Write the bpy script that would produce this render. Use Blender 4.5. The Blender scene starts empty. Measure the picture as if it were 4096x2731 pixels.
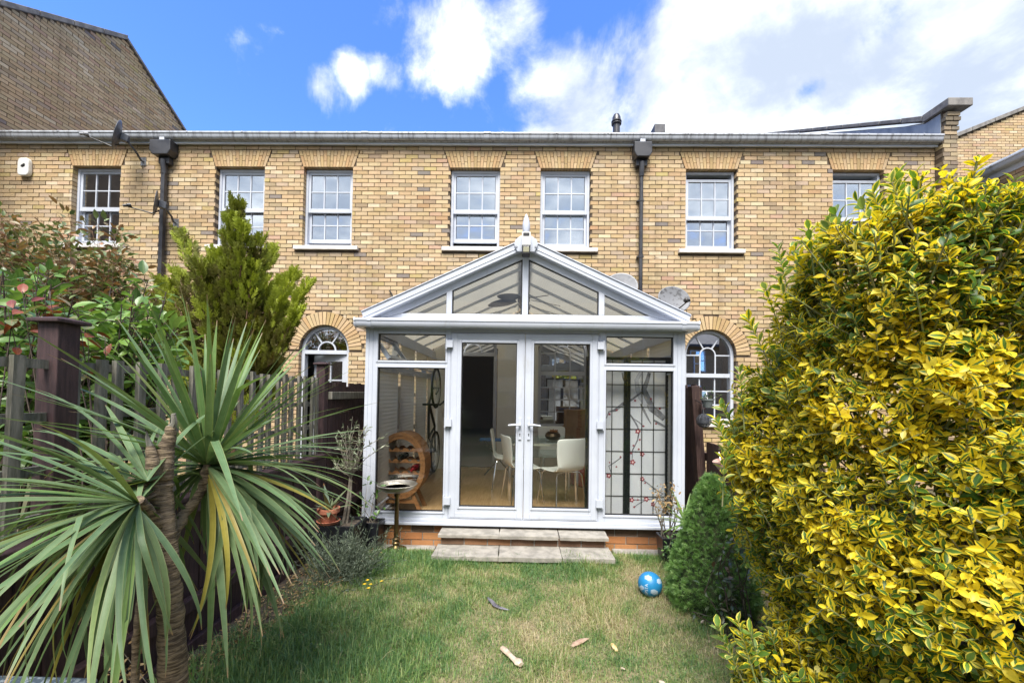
import bpy, math, random
import numpy as np
from mathutils import Vector, Matrix, noise as mnoise
R = random.Random(7)
NR = np.random.default_rng(11)
S = bpy.context.scene
COL = S.collection
PI = math.pi

# ------------------------------------------------------------------ camera
FPX, CAMH, ROLL, YAW, TILT, PX0, PY0 = 1600.0, 1.54, .015, .0173, .024, 2048.0, 1536.5
_fw = Vector((-math.sin(YAW)*math.cos(TILT), math.cos(YAW)*math.cos(TILT), math.sin(TILT)))
_r0 = Vector((math.cos(YAW), math.sin(YAW), 0)); _u0 = _r0.cross(_fw)
_ri = math.cos(ROLL)*_r0 + math.sin(ROLL)*_u0
_up = math.cos(ROLL)*_u0 - math.sin(ROLL)*_r0
CAM = Vector((0, 0, CAMH))
cd = bpy.data.cameras.new('camera'); cam = bpy.data.objects.new('camera', cd); COL.objects.link(cam)
m3 = Matrix((_ri, _up, -_fw)).transposed()
cam.matrix_world = Matrix.Translation(CAM) @ m3.to_4x4()
cd.sensor_fit = 'HORIZONTAL'; cd.sensor_width = 36; cd.lens = FPX/4096*36
cd.shift_y = (PY0-1365.5)/4096; cd.clip_start = .02; cd.clip_end = 4000
S.camera = cam
def _d(px, py): return _fw + _ri*((px-PX0)/FPX) - _up*((py-PY0)/FPX)
def at(px, py, y): v = _d(px, py); return CAM + v*(y/v.y)      # photo pixel -> point on the plane y
def ax(px, py, x): v = _d(px, py); return CAM + v*(x/v.x)
def az(px, py, z): v = _d(px, py); return CAM + v*((z-CAMH)/v.z)

# ------------------------------------------------------------------ light
SUN_EL, SUN_AZ = math.radians(58), math.radians(184)    # azimuth clockwise from +Y: behind the camera, to the left
w = bpy.data.worlds.new('World'); S.world = w; w.use_nodes = True
nt = w.node_tree; nt.nodes.clear()
def N(nt, t, **k):
    n = nt.nodes.new(t)
    for a, b in k.items():
        if a.startswith('i_'): n.inputs[a[2:].replace('_', ' ')].default_value = b
        else: setattr(n, a, b)
    return n
def link(nt, a, b): nt.links.new(a, b)
def math_n(nt, op, a, b=None, c=None, clamp=False):
    n = nt.nodes.new('ShaderNodeMath'); n.operation = op; n.use_clamp = clamp
    for i, v in enumerate((a, b, c)):
        if v is None: continue
        if isinstance(v, (int, float)): n.inputs[i].default_value = v
        else: link(nt, v, n.inputs[i])
    return n.outputs[0]
def mix_c(nt, fac, a, b, mode='MIX'):
    n = nt.nodes.new('ShaderNodeMix'); n.data_type = 'RGBA'; n.blend_type = mode
    for s, v in ((n.inputs[0], fac), (n.inputs[6], a), (n.inputs[7], b)):
        if isinstance(v, (int, float)): s.default_value = v
        elif isinstance(v, (tuple, list)): s.default_value = (*v[:3], 1)
        else: link(nt, v, s)
    return n.outputs[2]
def maprange(nt, v, a, b, c=0., d=1., smooth=True):
    n = nt.nodes.new('ShaderNodeMapRange'); n.interpolation_type = 'SMOOTHSTEP' if smooth else 'LINEAR'
    link(nt, v, n.inputs[0])
    for i, x in enumerate((a, b, c, d)): n.inputs[i+1].default_value = x
    return n.outputs[0]
sky = N(nt, 'ShaderNodeTexSky', sky_type='NISHITA', sun_disc=False, sun_elevation=SUN_EL, sun_rotation=SUN_AZ,
        air_density=1.0, dust_density=.4, ozone_density=2.5)
tc = N(nt, 'ShaderNodeTexCoord')
# clouds: the direction meets a plane overhead, broken fractal noise, plus the large banks seen over the roofs
sep = N(nt, 'ShaderNodeSeparateXYZ'); link(nt, tc.outputs['Generated'], sep.inputs[0])
zz = math_n(nt, 'MAXIMUM', sep.outputs[2], .06)
cx_ = math_n(nt, 'DIVIDE', sep.outputs[0], zz); cy_ = math_n(nt, 'DIVIDE', sep.outputs[1], zz)
cmb = N(nt, 'ShaderNodeCombineXYZ'); link(nt, cx_, cmb.inputs[0]); link(nt, cy_, cmb.inputs[1])
n1 = N(nt, 'ShaderNodeTexNoise', i_Scale=4.2, i_Detail=9., i_Roughness=.60, i_Distortion=.35); link(nt, tc.outputs['Generated'], n1.inputs['Vector'])
n2 = N(nt, 'ShaderNodeTexNoise', i_Scale=3.0, i_Detail=7., i_Roughness=.55, i_Distortion=.2); link(nt, cmb.outputs[0], n2.inputs['Vector'])
nf = math_n(nt, 'ADD', math_n(nt, 'MULTIPLY', math_n(nt, 'SUBTRACT', n1.outputs[0], .5), 1.9), math_n(nt, 'MULTIPLY', math_n(nt, 'SUBTRACT', n2.outputs[0], .5), .45))
dens = None
CLOUD_BANKS = [(1800, 100, .16, .52), (2060, 30, .15, .50), (1720, 230, .08, .40), (1290, 330, .07, .42), (1400, 285, .07, .48), (1530, 280, .06, .40), (1560, 20, .09, .35), (2330, 460, .24, .75), (2760, 330, .28, 1.), (3000, 420, .2, .9), (3180, 240, .32, 1.1),
               (3650, 380, .36, 1.1), (3050, 20, .22, .75), (2900, 480, .25, .7), (3900, 300, .34, 1.), (4300, 300, .5, 1.), (4100, 480, .35, .9)]
BLUE_GAPS = [(3520, 85, .12, .22), (3215, 372, .05, .5), (3850, 110, .10, .15)]
for px, py, rad, amp in CLOUD_BANKS:
    v = _d(px, py).normalized()
    dp = N(nt, 'ShaderNodeVectorMath', operation='DISTANCE'); link(nt, tc.outputs['Generated'], dp.inputs[0]); dp.inputs[1].default_value = v
    g = maprange(nt, dp.outputs['Value'], rad, 0., 0., amp)
    dens = g if dens is None else math_n(nt, 'MAXIMUM', dens, g)
for px, py, rad, amp in BLUE_GAPS:
    v = _d(px, py).normalized()
    dp = N(nt, 'ShaderNodeVectorMath', operation='DISTANCE'); link(nt, tc.outputs['Generated'], dp.inputs[0]); dp.inputs[1].default_value = v
    dens = math_n(nt, 'SUBTRACT', dens, maprange(nt, dp.outputs['Value'], rad, 0., 0., amp))
# unseen cloud away from the view, made denser to brighten the soft light
v = _d(2048, 300).normalized()
dp = N(nt, 'ShaderNodeVectorMath', operation='DISTANCE'); link(nt, tc.outputs['Generated'], dp.inputs[0]); dp.inputs[1].default_value = v
dens = math_n(nt, 'MAXIMUM', dens, maprange(nt, dp.outputs['Value'], .95, 1.25, 0., .75))
den = math_n(nt, 'ADD', dens, nf)
cl = maprange(nt, den, .20, .62)
shade = mix_c(nt, maprange(nt, math_n(nt, 'ADD', math_n(nt, 'MULTIPLY', n1.outputs[0], .6), math_n(nt, 'MULTIPLY', n2.outputs[0], .4)), .41, .66), (.33, .375, .45), (.74, .76, .78))
skyg = mix_c(nt, 1., sky.outputs[0], (.53, .77, 1.24), 'MULTIPLY')
ccol = mix_c(nt, 1.0, (6.2, 6.3, 6.5), shade, 'MULTIPLY')
skyc = mix_c(nt, cl, skyg, ccol)
bg = N(nt, 'ShaderNodeBackground', i_Strength=.11); link(nt, skyc, bg.inputs[0])
wo = N(nt, 'ShaderNodeOutputWorld'); link(nt, bg.outputs[0], wo.inputs[0])
sd = bpy.data.lights.new('sun', 'SUN'); sd.energy = 2.8; sd.angle = math.radians(32); sd.color = (1, .955, .88)
so = bpy.data.objects.new('sun', sd); COL.objects.link(so)
sdir = Vector((math.sin(SUN_AZ)*math.cos(SUN_EL), math.cos(SUN_AZ)*math.cos(SUN_EL), math.sin(SUN_EL)))
so.rotation_euler = sdir.to_track_quat('Z', 'Y').to_euler(); so.location = sdir*30
S.view_settings.view_transform = 'Standard'; S.view_settings.look = 'None'; S.view_settings.gamma = 1
S.view_settings.exposure = 1.62; S.view_settings.use_curve_mapping = False
S.render.engine = 'CYCLES'
S.cycles.max_bounces = 10; S.cycles.transparent_max_bounces = 24; S.cycles.glossy_bounces = 4; S.cycles.diffuse_bounces = 6
S.cycles.caustics_reflective = False; S.cycles.caustics_refractive = False; S.cycles.use_denoising = True

# ------------------------------------------------------------------ materials
def new_mat(name):
    m = bpy.data.materials.new(name); m.use_nodes = True
    nt = m.node_tree; b = nt.nodes['Principled BSDF']
    return m, nt, b
def pos(nt): return N(nt, 'ShaderNodeNewGeometry').outputs['Position']
def noise(nt, scale, detail=4., rough=.55, vec=None, dist=0.):
    n = N(nt, 'ShaderNodeTexNoise', i_Scale=scale, i_Detail=detail, i_Roughness=rough, i_Distortion=dist)
    link(nt, vec if vec is not None else pos(nt), n.inputs['Vector'])
    return n.outputs[0]
def bump(nt, b, h, strength=.3, dist=.01):
    n = N(nt, 'ShaderNodeBump', i_Strength=strength, i_Distance=dist)
    link(nt, h, n.inputs['Height']); link(nt, n.outputs[0], b.inputs['Normal'])
def stretch(nt, sx, sy, sz):
    n = N(nt, 'ShaderNodeMapping'); n.inputs['Scale'].default_value = (sx, sy, sz); link(nt, pos(nt), n.inputs[0]); return n.outputs[0]
def simple(name, col, rough=.5, col2=None, nscale=8., bmp=0., bscale=60., metal=0., spec=.5, str3=None, lo=.35, hi=.65):
    m, nt, b = new_mat(name)
    v = stretch(nt, *str3) if str3 else None
    if col2:
        link(nt, mix_c(nt, maprange(nt, noise(nt, nscale, 5., .6, v), lo, hi), col, col2), b.inputs['Base Color'])
    else: b.inputs['Base Color'].default_value = (*col, 1)
    b.inputs['Roughness'].default_value = rough; b.inputs['Metallic'].default_value = metal
    b.inputs['Specular IOR Level'].default_value = spec
    if bmp: bump(nt, b, noise(nt, bscale, 4., .6, v), bmp, .004)
    return m
def brick_mat(name, dirt=.5, gain=1.):
    m, nt, b = new_mat(name)
    a = N(nt, 'ShaderNodeAttribute', attribute_name='col').outputs['Color']
    c = mix_c(nt, maprange(nt, noise(nt, 22., 5., .65), .25, .75, 0., .7), a, mix_c(nt, 1., a, (1.22, 1.18, 1.1), 'MULTIPLY'))
    c = mix_c(nt, maprange(nt, noise(nt, 90., 3., .7), .60, .74, 0., .55), c, mix_c(nt, 1., a, (.36, .33, .30), 'MULTIPLY'))
    c = mix_c(nt, maprange(nt, noise(nt, 7., 5., .65, stretch(nt, 1, 1, 2.2)), .62, .72, 0., dirt), c, (.10, .085, .07))
    c = mix_c(nt, maprange(nt, noise(nt, .7, 4., .6), .40, .75, 0., .30), c, mix_c(nt, 1., c, (.70, .68, .64), 'MULTIPLY'))
    c = mix_c(nt, maprange(nt, noise(nt, 1.6, 4., .65, stretch(nt, 2.6, 2.6, .22)), .52, .72, 0., .38), c, mix_c(nt, 1., c, (.55, .53, .52), 'MULTIPLY'))
    c = mix_c(nt, 1., c, (.97, .97, .98), 'MULTIPLY')
    link(nt, c, b.inputs['Base Color']); b.inputs['Roughness'].default_value = .9; b.inputs['Specular IOR Level'].default_value = .2
    bump(nt, b, math_n(nt, 'ADD', noise(nt, 60., 5., .7), noise(nt, 200., 2., .5)), .55, .006)
    return m
def glass_mat(name, base, tint=(.97, .985, .98), rough=.0, bmpv=.0):
    m = bpy.data.materials.new(name); m.use_nodes = True; nt = m.node_tree; nt.nodes.clear()
    g = N(nt, 'ShaderNodeBsdfGlossy', i_Roughness=rough); g.inputs[0].default_value = (.95, .97, 1, 1)
    t = N(nt, 'ShaderNodeBsdfTransparent'); t.inputs[0].default_value = (*tint, 1)
    lw = N(nt, 'ShaderNodeLayerWeight', i_Blend=.5)          # facing: the same from both sides of the pane
    fac = math_n(nt, 'ADD', math_n(nt, 'MULTIPLY', math_n(nt, 'POWER', lw.outputs['Facing'], 4.), .8), base+.02, clamp=True)
    if bmpv:
        bn = N(nt, 'ShaderNodeBump', i_Strength=bmpv, i_Distance=.01); link(nt, noise(nt, 1.7, 2., .5), bn.inputs['Height']); link(nt, bn.outputs[0], g.inputs['Normal'])
    mx = N(nt, 'ShaderNodeMixShader'); link(nt, fac, mx.inputs[0]); link(nt, t.outputs[0], mx.inputs[1]); link(nt, g.outputs[0], mx.inputs[2])
    o = N(nt, 'ShaderNodeOutputMaterial'); link(nt, mx.outputs[0], o.inputs[0])
    return m
M = {}
M['brick'] = brick_mat('london_stock_brick', .55)
M['brick_dull'] = brick_mat('weathered_brick', .55)
M['brick_base'] = brick_mat('orange_base_brick', .35)
M['mortar'] = simple('mortar', (.085, .062, .042), .95, (.135, .10, .07), 5., .5, 150.)
M['mortar_grey'] = simple('grey_mortar', (.30, .275, .24), .95, (.22, .20, .175), 6., .5, 150.)
M['upvc'] = simple('white_upvc', (.54, .57, .64), .30, (.48, .51, .58), 2.2, 0)
_t = M['upvc'].node_tree; _b = _t.nodes['Principled BSDF']; _c = _b.inputs['Base Color'].links[0].from_socket
_c = mix_c(_t, maprange(_t, noise(_t, 5., 6., .7, stretch(_t, 1.6, 1.6, .5)), .56, .74, 0., .40), _c, (.36, .35, .31))
link(_t, mix_c(_t, maprange(_t, noise(_t, 60., 3., .6), .66, .74, 0., .5), _c, (.30, .29, .25)), _b.inputs['Base Color'])
M['upvc_dirty'] = simple('weathered_white_plastic', (.60, .63, .68), .4, (.30, .31, .33), 5., .1, 40., str3=(.35, 1, 6), lo=.45, hi=.8)
M['gutter'] = simple('grimy_gutter_plastic', (.40, .42, .46), .42, (.13, .13, .14), 9., .1, 40., str3=(2.2, 1, .35), lo=.42, hi=.78)
M['gasket'] = simple('black_gasket', (.012, .012, .014), .6)
M['sill'] = simple('painted_stone_sill', (.68, .65, .64), .75, (.55, .52, .50), 7., .25, 80.)
M['paving'] = simple('grey_paving', (.33, .305, .265), .85, (.21, .195, .17), 9., .5, 45.)
M['paving_edge'] = simple('concrete_ledge', (.34, .32, .29), .9, (.22, .20, .18), 8., .5, 50.)
M['pipe'] = simple('black_pipe', (.022, .023, .03), .34, (.05, .05, .056), 5., .05, 30.)
M['lead'] = simple('lead_sheet', (.20, .235, .29), .5, (.33, .37, .42), 5., .3, 20., str3=(1, 1, .3))
M['slate'] = simple('dark_slate', (.055, .055, .065), .6, (.11, .11, .12), 6., .3, 40.)
M['coping'] = simple('grey_coping', (.145, .135, .13), .8, (.24, .225, .21), 8., .4, 60.)
M['dish'] = simple('dish_grey', (.20, .205, .22), .5, (.25, .255, .27), 9., .0, lo=.5, hi=.62)
M['dish_dark'] = simple('dish_charcoal', (.055, .06, .072), .4, (.09, .095, .11), 6.)
M['dish_pale'] = simple('stained_pale_dish', (.19, .195, .21), .5, (.085, .085, .09), 14., 0, lo=.5, hi=.6)
M['steel'] = simple('galvanised_steel', (.42, .43, .45), .35, (.3, .3, .31), 30., 0, metal=.8)
M['chrome'] = simple('chrome', (.75, .76, .78), .12, metal=1.)
M['white_plastic'] = simple('white_plastic', (.74, .74, .72), .35)
M['black_plastic'] = simple('black_plastic', (.016, .016, .018), .4)
M['glass_win'] = glass_mat('house_window_glass', .50, (.80, .86, .88), bmpv=.05)
M['glass'] = glass_mat('conservatory_glass', .02, (.975, .985, .98))
M['fence'] = simple('dark_stained_timber', (.026, .0125, .0145), .72, (.056, .028, .029), 9., .5, 60., str3=(8, 8, .8))
M['fence_brown'] = simple('worn_brown_timber', (.040, .019, .016), .75, (.10, .058, .045), 9., .5, 60., str3=(8, 8, .7), lo=.45, hi=.75)
M['grey_wood'] = simple('weathered_grey_timber', (.20, .185, .155), .85, (.085, .085, .062), 9., .5, 70., str3=(6, 6, .7))
M['curtain'] = simple('pale_blind', (.62, .68, .74), .9, (.52, .58, .66), 2.)
M['room'] = simple('dim_room_wall', (.58, .58, .60), .9)
M['plaster'] = simple('pale_plaster', (.70, .69, .65), .85, (.64, .63, .59), 2.)
M['soil'] = simple('dark_soil', (.035, .026, .018), .95, (.085, .065, .045), 14., .8, 60.)

# ------------------------------------------------------------------ objects
def wloc(o):
    v = Vector((0, 0, 0))
    while o is not None: v += o.location; o = o.parent
    return v
def thing(name, label, cat, loc=(0, 0, 0), rz=0., group=None):
    o = bpy.data.objects.new(name, None); COL.objects.link(o); o.location = loc; o.rotation_euler = (0, 0, rz)
    o.empty_display_size = .1
    return tag(o, label, cat, group)
def tag(o, label, cat, group=None):
    o['label'] = label; o['category'] = cat
    if group: o['group'] = group
    return o
def link_me(name, me, parent=None, loc=None, kind=None):
    o = bpy.data.objects.new(name, me); COL.objects.link(o)
    if parent is not None: o.parent = parent
    if loc is not None: o.location = loc
    if kind: o['kind'] = kind
    return o
def put(src_me, name, parent, wpos, rot=None, scale=None):
    """a piece sharing mesh data, at a world position, child of an unrotated parent"""
    o = link_me(name, src_me, parent, Vector(wpos)-wloc(parent))
    if rot is not None: o.rotation_euler = rot
    if scale is not None: o.scale = scale
    return o
def copy_tree(o, parent=None):
    c = o.copy(); COL.objects.link(c); c.parent = parent
    for ch in list(o.children): copy_tree(ch, c)
    return c
def lab_relabel(o, label):
    o['label'] = label; return o
class MB:
    def __init__(s): s.v = []; s.f = []; s.c = []; s.cur = None
    def add(s, vs, fs):
        n = len(s.v); s.v += [tuple(v) for v in vs]; s.f += [tuple(n+i for i in f) for f in fs]
        if s.cur is not None: s.c += [s.cur]*len(vs)
        return s
    def box(s, x0, x1, y0, y1, z0, z1, j=0.):
        vs = [(x, y, z) for x in (x0, x1) for y in (y0, y1) for z in (z0, z1)]
        if j: vs = [(x+R.uniform(-j, j), y+R.uniform(-j, j)*.6, z+R.uniform(-j, j)*.7) for x, y, z in vs]
        return s.add(vs, [(0, 1, 3, 2), (4, 6, 7, 5), (0, 4, 5, 1), (2, 3, 7, 6), (0, 2, 6, 4), (1, 5, 7, 3)])
    def prism(s, poly, a, b, axis='y'):
        """poly: 2-D outline; extruded along axis from a to b ('y': poly is x,z; 'x': poly is y,z; 'z': x,y)"""
        def P(p, t): return (p[0], t, p[1]) if axis == 'y' else ((t, p[0], p[1]) if axis == 'x' else (p[0], p[1], t))
        n = len(poly); vs = [P(p, a) for p in poly]+[P(p, b) for p in poly]
        return s.add(vs, [tuple(range(n)), tuple(range(2*n-1, n-1, -1))]+[(i, i+n, (i+1) % n+n, (i+1) % n) for i in range(n)])
    def tube(s, pts, rad, n=8, caps=True, sq=1.):
        pts = [Vector(p) for p in pts]; k = len(pts)
        rad = [rad]*k if isinstance(rad, (int, float)) else rad
        vs = []; prev = None
        for i, p in enumerate(pts):
            d = (pts[min(i+1, k-1)]-pts[max(i-1, 0)]).normalized()
            if prev is None:
                a = d.orthogonal().normalized() if abs(d.z) > .9 else d.cross(Vector((0, 0, 1))).normalized()
            else: a = (prev-d*prev.dot(d)).normalized()
            prev = a; b = d.cross(a)
            for q in range(n):
                t = 2*PI*q/n; vs.append(p+(a*math.cos(t)+b*math.sin(t)*sq)*rad[i])
        fs = [(i*n+q, i*n+(q+1) % n, (i+1)*n+(q+1) % n, (i+1)*n+q) for i in range(k-1) for q in range(n)]
        if caps: fs += [tuple(range(n-1, -1, -1)), tuple(range((k-1)*n, k*n))]
        return s.add(vs, fs)
    def lathe(s, prof, c=(0, 0, 0), n=20, closed=False):
        """prof: list of (r, z)"""
        vs = [(c[0]+r*math.cos(2*PI*q/n), c[1]+r*math.sin(2*PI*q/n), c[2]+z) for r, z in prof for q in range(n)]
        k = len(prof); fs = [(i*n+q, i*n+(q+1) % n, (i+1)*n+(q+1) % n, (i+1)*n+q) for i in range(k-1) for q in range(n)]
        if not closed:
            if prof[0][0] > 1e-4: fs.append(tuple(range(n-1, -1, -1)))
            if prof[-1][0] > 1e-4: fs.append(tuple(range((k-1)*n, k*n)))
        else: fs += [((k-1)*n+q, (k-1)*n+(q+1) % n, (q+1) % n, q) for q in range(n)]
        return s.add(vs, fs)
    def xf(s, mat, i0=0):
        s.v = s.v[:i0]+[tuple(mat @ Vector(v)) for v in s.v[i0:]]; return s
    def mesh(s, name, mat, off=Vector((0, 0, 0)), smooth=False):
        me = bpy.data.meshes.new(name)
        me.from_pydata([(v[0]-off[0], v[1]-off[1], v[2]-off[2]) for v in s.v], [], s.f)
        if s.c:
            a = me.attributes.new('col', 'FLOAT_COLOR', 'POINT'); a.data.foreach_set('color', np.array([(*c, 1) for c in s.c], dtype=np.float32).ravel())
        if mat: me.materials.append(M[mat] if isinstance(mat, str) else mat)
        me.update()
        if smooth:
            me.shade_smooth()
            try: me.set_sharp_from_angle(angle=math.radians(38))
            except Exception: pass
        return me
    def build(s, name, mat, parent=None, smooth=False, bevel=0., kind=None, center=False):
        off = wloc(parent) if parent is not None else Vector((0, 0, 0))
        if center:
            a = np.array(s.v); lo, hi = a.min(0), a.max(0); cpt = Vector(((lo[0]+hi[0])/2, (lo[1]+hi[1])/2, lo[2]))
            o = link_me(name, s.mesh(name, mat, cpt, smooth), parent, cpt-off)
        else: o = link_me(name, s.mesh(name, mat, off, smooth), parent)
        if bevel:
            b = o.modifiers.new('bevel', 'BEVEL'); b.width = bevel; b.segments = 2; b.limit_method = 'ANGLE'; b.harden_normals = False
        if kind: o['kind'] = kind
        return o
def struct(name, mb, mat, **k):
    return mb.build(name, mat, kind='structure', **k)
def rect_frame(mb, x0, x1, z0, z1, w, y0, y1, wb=None, wt=None):
    wb = w if wb is None else wb; wt = w if wt is None else wt
    mb.box(x0, x0+w, y0, y1, z0, z1); mb.box(x1-w, x1, y0, y1, z0, z1)
    mb.box(x0+w, x1-w, y0, y1, z0, z0+wb); mb.box(x0+w, x1-w, y0, y1, z1-wt, z1)
def np_mesh(name, V, F, mat, attrs=(), parent=None, smooth=True, kind=None, mats=None):
    """V (n,3), F (m,3|4) arrays; attrs: (name, (n,4) array)"""
    me = bpy.data.meshes.new(name); k = F.shape[1]
    me.vertices.add(len(V)); me.vertices.foreach_set('co', np.ascontiguousarray(V, dtype=np.float32).ravel())
    me.loops.add(F.size); me.loops.foreach_set('vertex_index', np.ascontiguousarray(F, dtype=np.int32).ravel())
    me.polygons.add(len(F)); me.polygons.foreach_set('loop_start', np.arange(0, F.size, k, dtype=np.int32))
    try: me.polygons.foreach_set('loop_total', np.full(len(F), k, dtype=np.int32))
    except Exception: pass
    if smooth: me.polygons.foreach_set('use_smooth', np.ones(len(F), dtype=bool))
    for an, arr in attrs:
        a = me.attributes.new(an, 'FLOAT_COLOR', 'POINT'); a.data.foreach_set('color', np.ascontiguousarray(arr, dtype=np.float32).ravel())
    me.materials.append(M[mat] if isinstance(mat, str) else mat)
    me.update(); me.validate()
    if name is None: return me
    o = link_me(name, me, parent, kind=kind)
    return o
def scatter(tv, tf, mats, attr_t=None, rnd=None):
    """tv (k,3) template, tf (q,4), mats (m,3,4) transforms -> V, F, A(leaf) ; attr_t (k,2) u,v ; rnd (m,2)"""
    m = len(mats); k = len(tv)
    V = np.einsum('mij,kj->mki', mats[:, :, :3], tv)+mats[:, None, :, 3]
    F = (tf[None]+(np.arange(m)*k)[:, None, None]).reshape(-1, tf.shape[1])
    A = None
    if attr_t is not None:
        A = np.empty((m, k, 4), dtype=np.float32); A[:, :, :2] = attr_t[None]; A[:, :, 2:] = rnd[:, None, :]
        A = A.reshape(-1, 4)
    return V.reshape(-1, 3), F, A
def frames(d, upv, roll=None):
    """arrays of directions -> rotation matrices with local x = d (along the leaf), z = near up"""
    d = d/np.linalg.norm(d, axis=1, keepdims=True)
    y = np.cross(upv, d); n = np.linalg.norm(y, axis=1, keepdims=True); bad = n[:, 0] < 1e-4
    y[bad] = np.cross(np.array([1., 0, 0]), d[bad]); y /= np.linalg.norm(y, axis=1, keepdims=True)
    z = np.cross(d, y)
    if roll is not None:
        c, s_ = np.cos(roll)[:, None], np.sin(roll)[:, None]; y, z = y*c+z*s_, z*c-y*s_
    return np.stack([d, y, z], axis=2)
def xforms(Rm, sc, P):
    T = np.empty((len(P), 3, 4)); T[:, :, :3] = Rm*(sc[:, None, :] if sc.ndim == 2 else sc[:, None, None]); T[:, :, 3] = P
    return T
# ================================================================== THE SETTING
YW, YF = 7.11, 4.0                       # the terrace's rear wall, the conservatory's front
g = MB(); g.add([(-900, -900, -.03), (900, -900, -.03), (900, 900, -.03), (-900, 900, -.03)], [(0, 1, 2, 3)])
M['ground'] = simple('distant_ground', (.06, .075, .03), .95, (.10, .085, .05), .8, .3, 20.)
struct('ground', g, 'ground')

# ------------------------------------------------------------------ brickwork
PAL = [((.47, .350, .212), 40), ((.50, .385, .245), 26), ((.44, .322, .185), 16), ((.56, .465, .325), 4.5), ((.43, .335, .24), 10),
       ((.46, .31, .215), 2), ((.22, .19, .175), 1.2), ((.35, .265, .175), 6), ((.46, .36, .17), 2.5), ((.42, .27, .155), 1.5)]
def pick_col(pal=PAL, v=.07):
    t = R.uniform(0, sum(w for _, w in pal))
    for c, w in pal:
        t -= w
        if t <= 0: break
    k = 1+R.uniform(-v, v)
    return tuple(max(.01, x*k*(1+R.uniform(-.03, .03))) for x in c)
def minus(a, b, cuts):
    segs = [(a, b)]
    for p, q in cuts:
        out = []
        for x, y in segs:
            if q <= x or p >= y: out.append((x, y)); continue
            if p > x: out.append((x, p))
            if q < y: out.append((q, y))
        segs = out
    return [s_ for s_ in segs if s_[1]-s_[0] > .028]
def lay(s0, s1, z0, z1, cuts, bl=.225, ch=.075, mo=.0125, phase=0.):
    out = []; n = int(round((z1-z0)/ch))
    for i in range(n):
        za = z0+i*ch; zb = za+ch-mo; cu = cuts(za+ch/2)
        s = s0-bl+(bl/2 if i % 2 else 0)+phase
        while s < s1:
            for a, b in minus(max(s, s0), min(s+bl-mo, s1), cu): out.append((a, b, za, zb))
            s += bl
    return out
def brick_variants(nm, pal, n, w, d, h, mat, j=.0022):
    out = []
    for k in range(n):
        m = MB(); m.cur = pick_col(pal); m.box(-w/2, w/2, 0, d, 0, h, j); out.append(m.mesh(nm, mat))
    return out
def brickwork(parent, bricks, to_w, rz, mat, vis, pal=PAL, d=.10, n_ind=300, variants=None, name='brick', bl=.2125):
    """300 whole bricks that show become objects of their own, the rest one joined part"""
    off = wloc(parent)
    full = [b for b in bricks if b[1]-b[0] > bl-.002]
    full = [b for b in full if vis((b[0]+b[1])/2, (b[2]+b[3])/2)]
    full.sort(key=lambda b: vis((b[0]+b[1])/2, (b[2]+b[3])/2))
    ind = set(full[:n_ind])
    mb = MB()
    for b in bricks:
        e = R.uniform(-.0035, .0035)
        if b in ind:
            p = to_w((b[0]+b[1])/2, e, b[2]); o = link_me(name, R.choice(variants), parent, Vector(p)-off); o.rotation_euler = (0, 0, rz)
        else:
            mb.cur = pick_col(pal)
            i0 = len(mb.v); mb.box(b[0], b[1], e, d, b[2], b[3], .002)
            mb.v[i0:] = [to_w(*v) for v in mb.v[i0:]]
    if mb.v: mb.build('brickwork', mat, parent, kind='stuff')

# openings of the terrace
WX = dict(Z=-7.80, A1=-5.13, A2=-3.515, B1=-.84, B2=.785, C1=3.38, C2=5.97)
WZ0, WZ1, WH = 4.155, 5.60, .45
FLT, FLH = .56, 5.915                    # flat arch: half width at its top, its top height
ARCH = {'A2': .15, 'B1': .20, 'B2': .95, 'C1': 1.09}; SPR, AR, RO = 2.28, .45, .69
def cuts_terrace(z):
    c = []
    for k, x in WX.items():
        if WZ0-.09 < z < WZ1: c.append((x-WH-(.0 if z > WZ0 else -.0), x+WH)) if z > WZ0 else c.append((x-.585, x+.585))
        elif WZ1 <= z < FLH:
            h = WH+.012+(FLT-WH)*(z-WZ1)/(FLH-WZ1); c.append((x-h-.008, x+h+.008))
    for k, zb in ARCH.items():
        x = WX[k]
        if zb < z < SPR: c.append((x-AR, x+AR))
        elif SPR <= z < SPR+RO:
            h = math.sqrt(max(0, (RO+.006)**2-(z-SPR)**2)); c.append((x-h, x+h))
    return c
def core_wall(mb, x0, x1, z0, z1, y0, y1, holes):
    xs = sorted({x0, x1, *[h[0] for h in holes], *[h[1] for h in holes]}); zs = sorted({z0, z1, *[h[2] for h in holes], *[h[3] for h in holes]})
    xs = [x for x in xs if x0 <= x <= x1]; zs = [z for z in zs if z0 <= z <= z1]
    for a, b in zip(xs, xs[1:]):
        run = None
        for c, d in zip(zs, zs[1:]):
            hole = any(h[0] < (a+b)/2 < h[1] and h[2] < (c+d)/2 < h[3] for h in holes)
            if hole:
                if run: mb.box(a, b, y0, y1, run[0], run[1]); run = None
            else: run = (run[0] if run else c, d)
        if run: mb.box(a, b, y0, y1, run[0], run[1])
def spandrel(mb, cx, r, spr, y0, y1, n=16):
    for i in range(n):
        xa, xb = cx-r+2*r*i/n, cx-r+2*r*(i+1)/n
        za = spr+math.sqrt(max(0, r*r-(xa-cx)**2)); zb = spr+math.sqrt(max(0, r*r-(xb-cx)**2))
        mb.prism([(xa, za), (xb, zb), (xb, spr+r+.0005), (xa, spr+r+.0005)], y0, y1)
BV = brick_variants('brick', PAL, 40, .2125, .10, .0625, 'brick')
BVD = brick_variants('brick', PAL, 24, .2125, .05, .0625, 'brick_dull')
ARCHPAL = [((.47, .335, .185), 10), ((.51, .38, .225), 8), ((.43, .30, .155), 7), ((.46, .335, .205), 4)]
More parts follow.
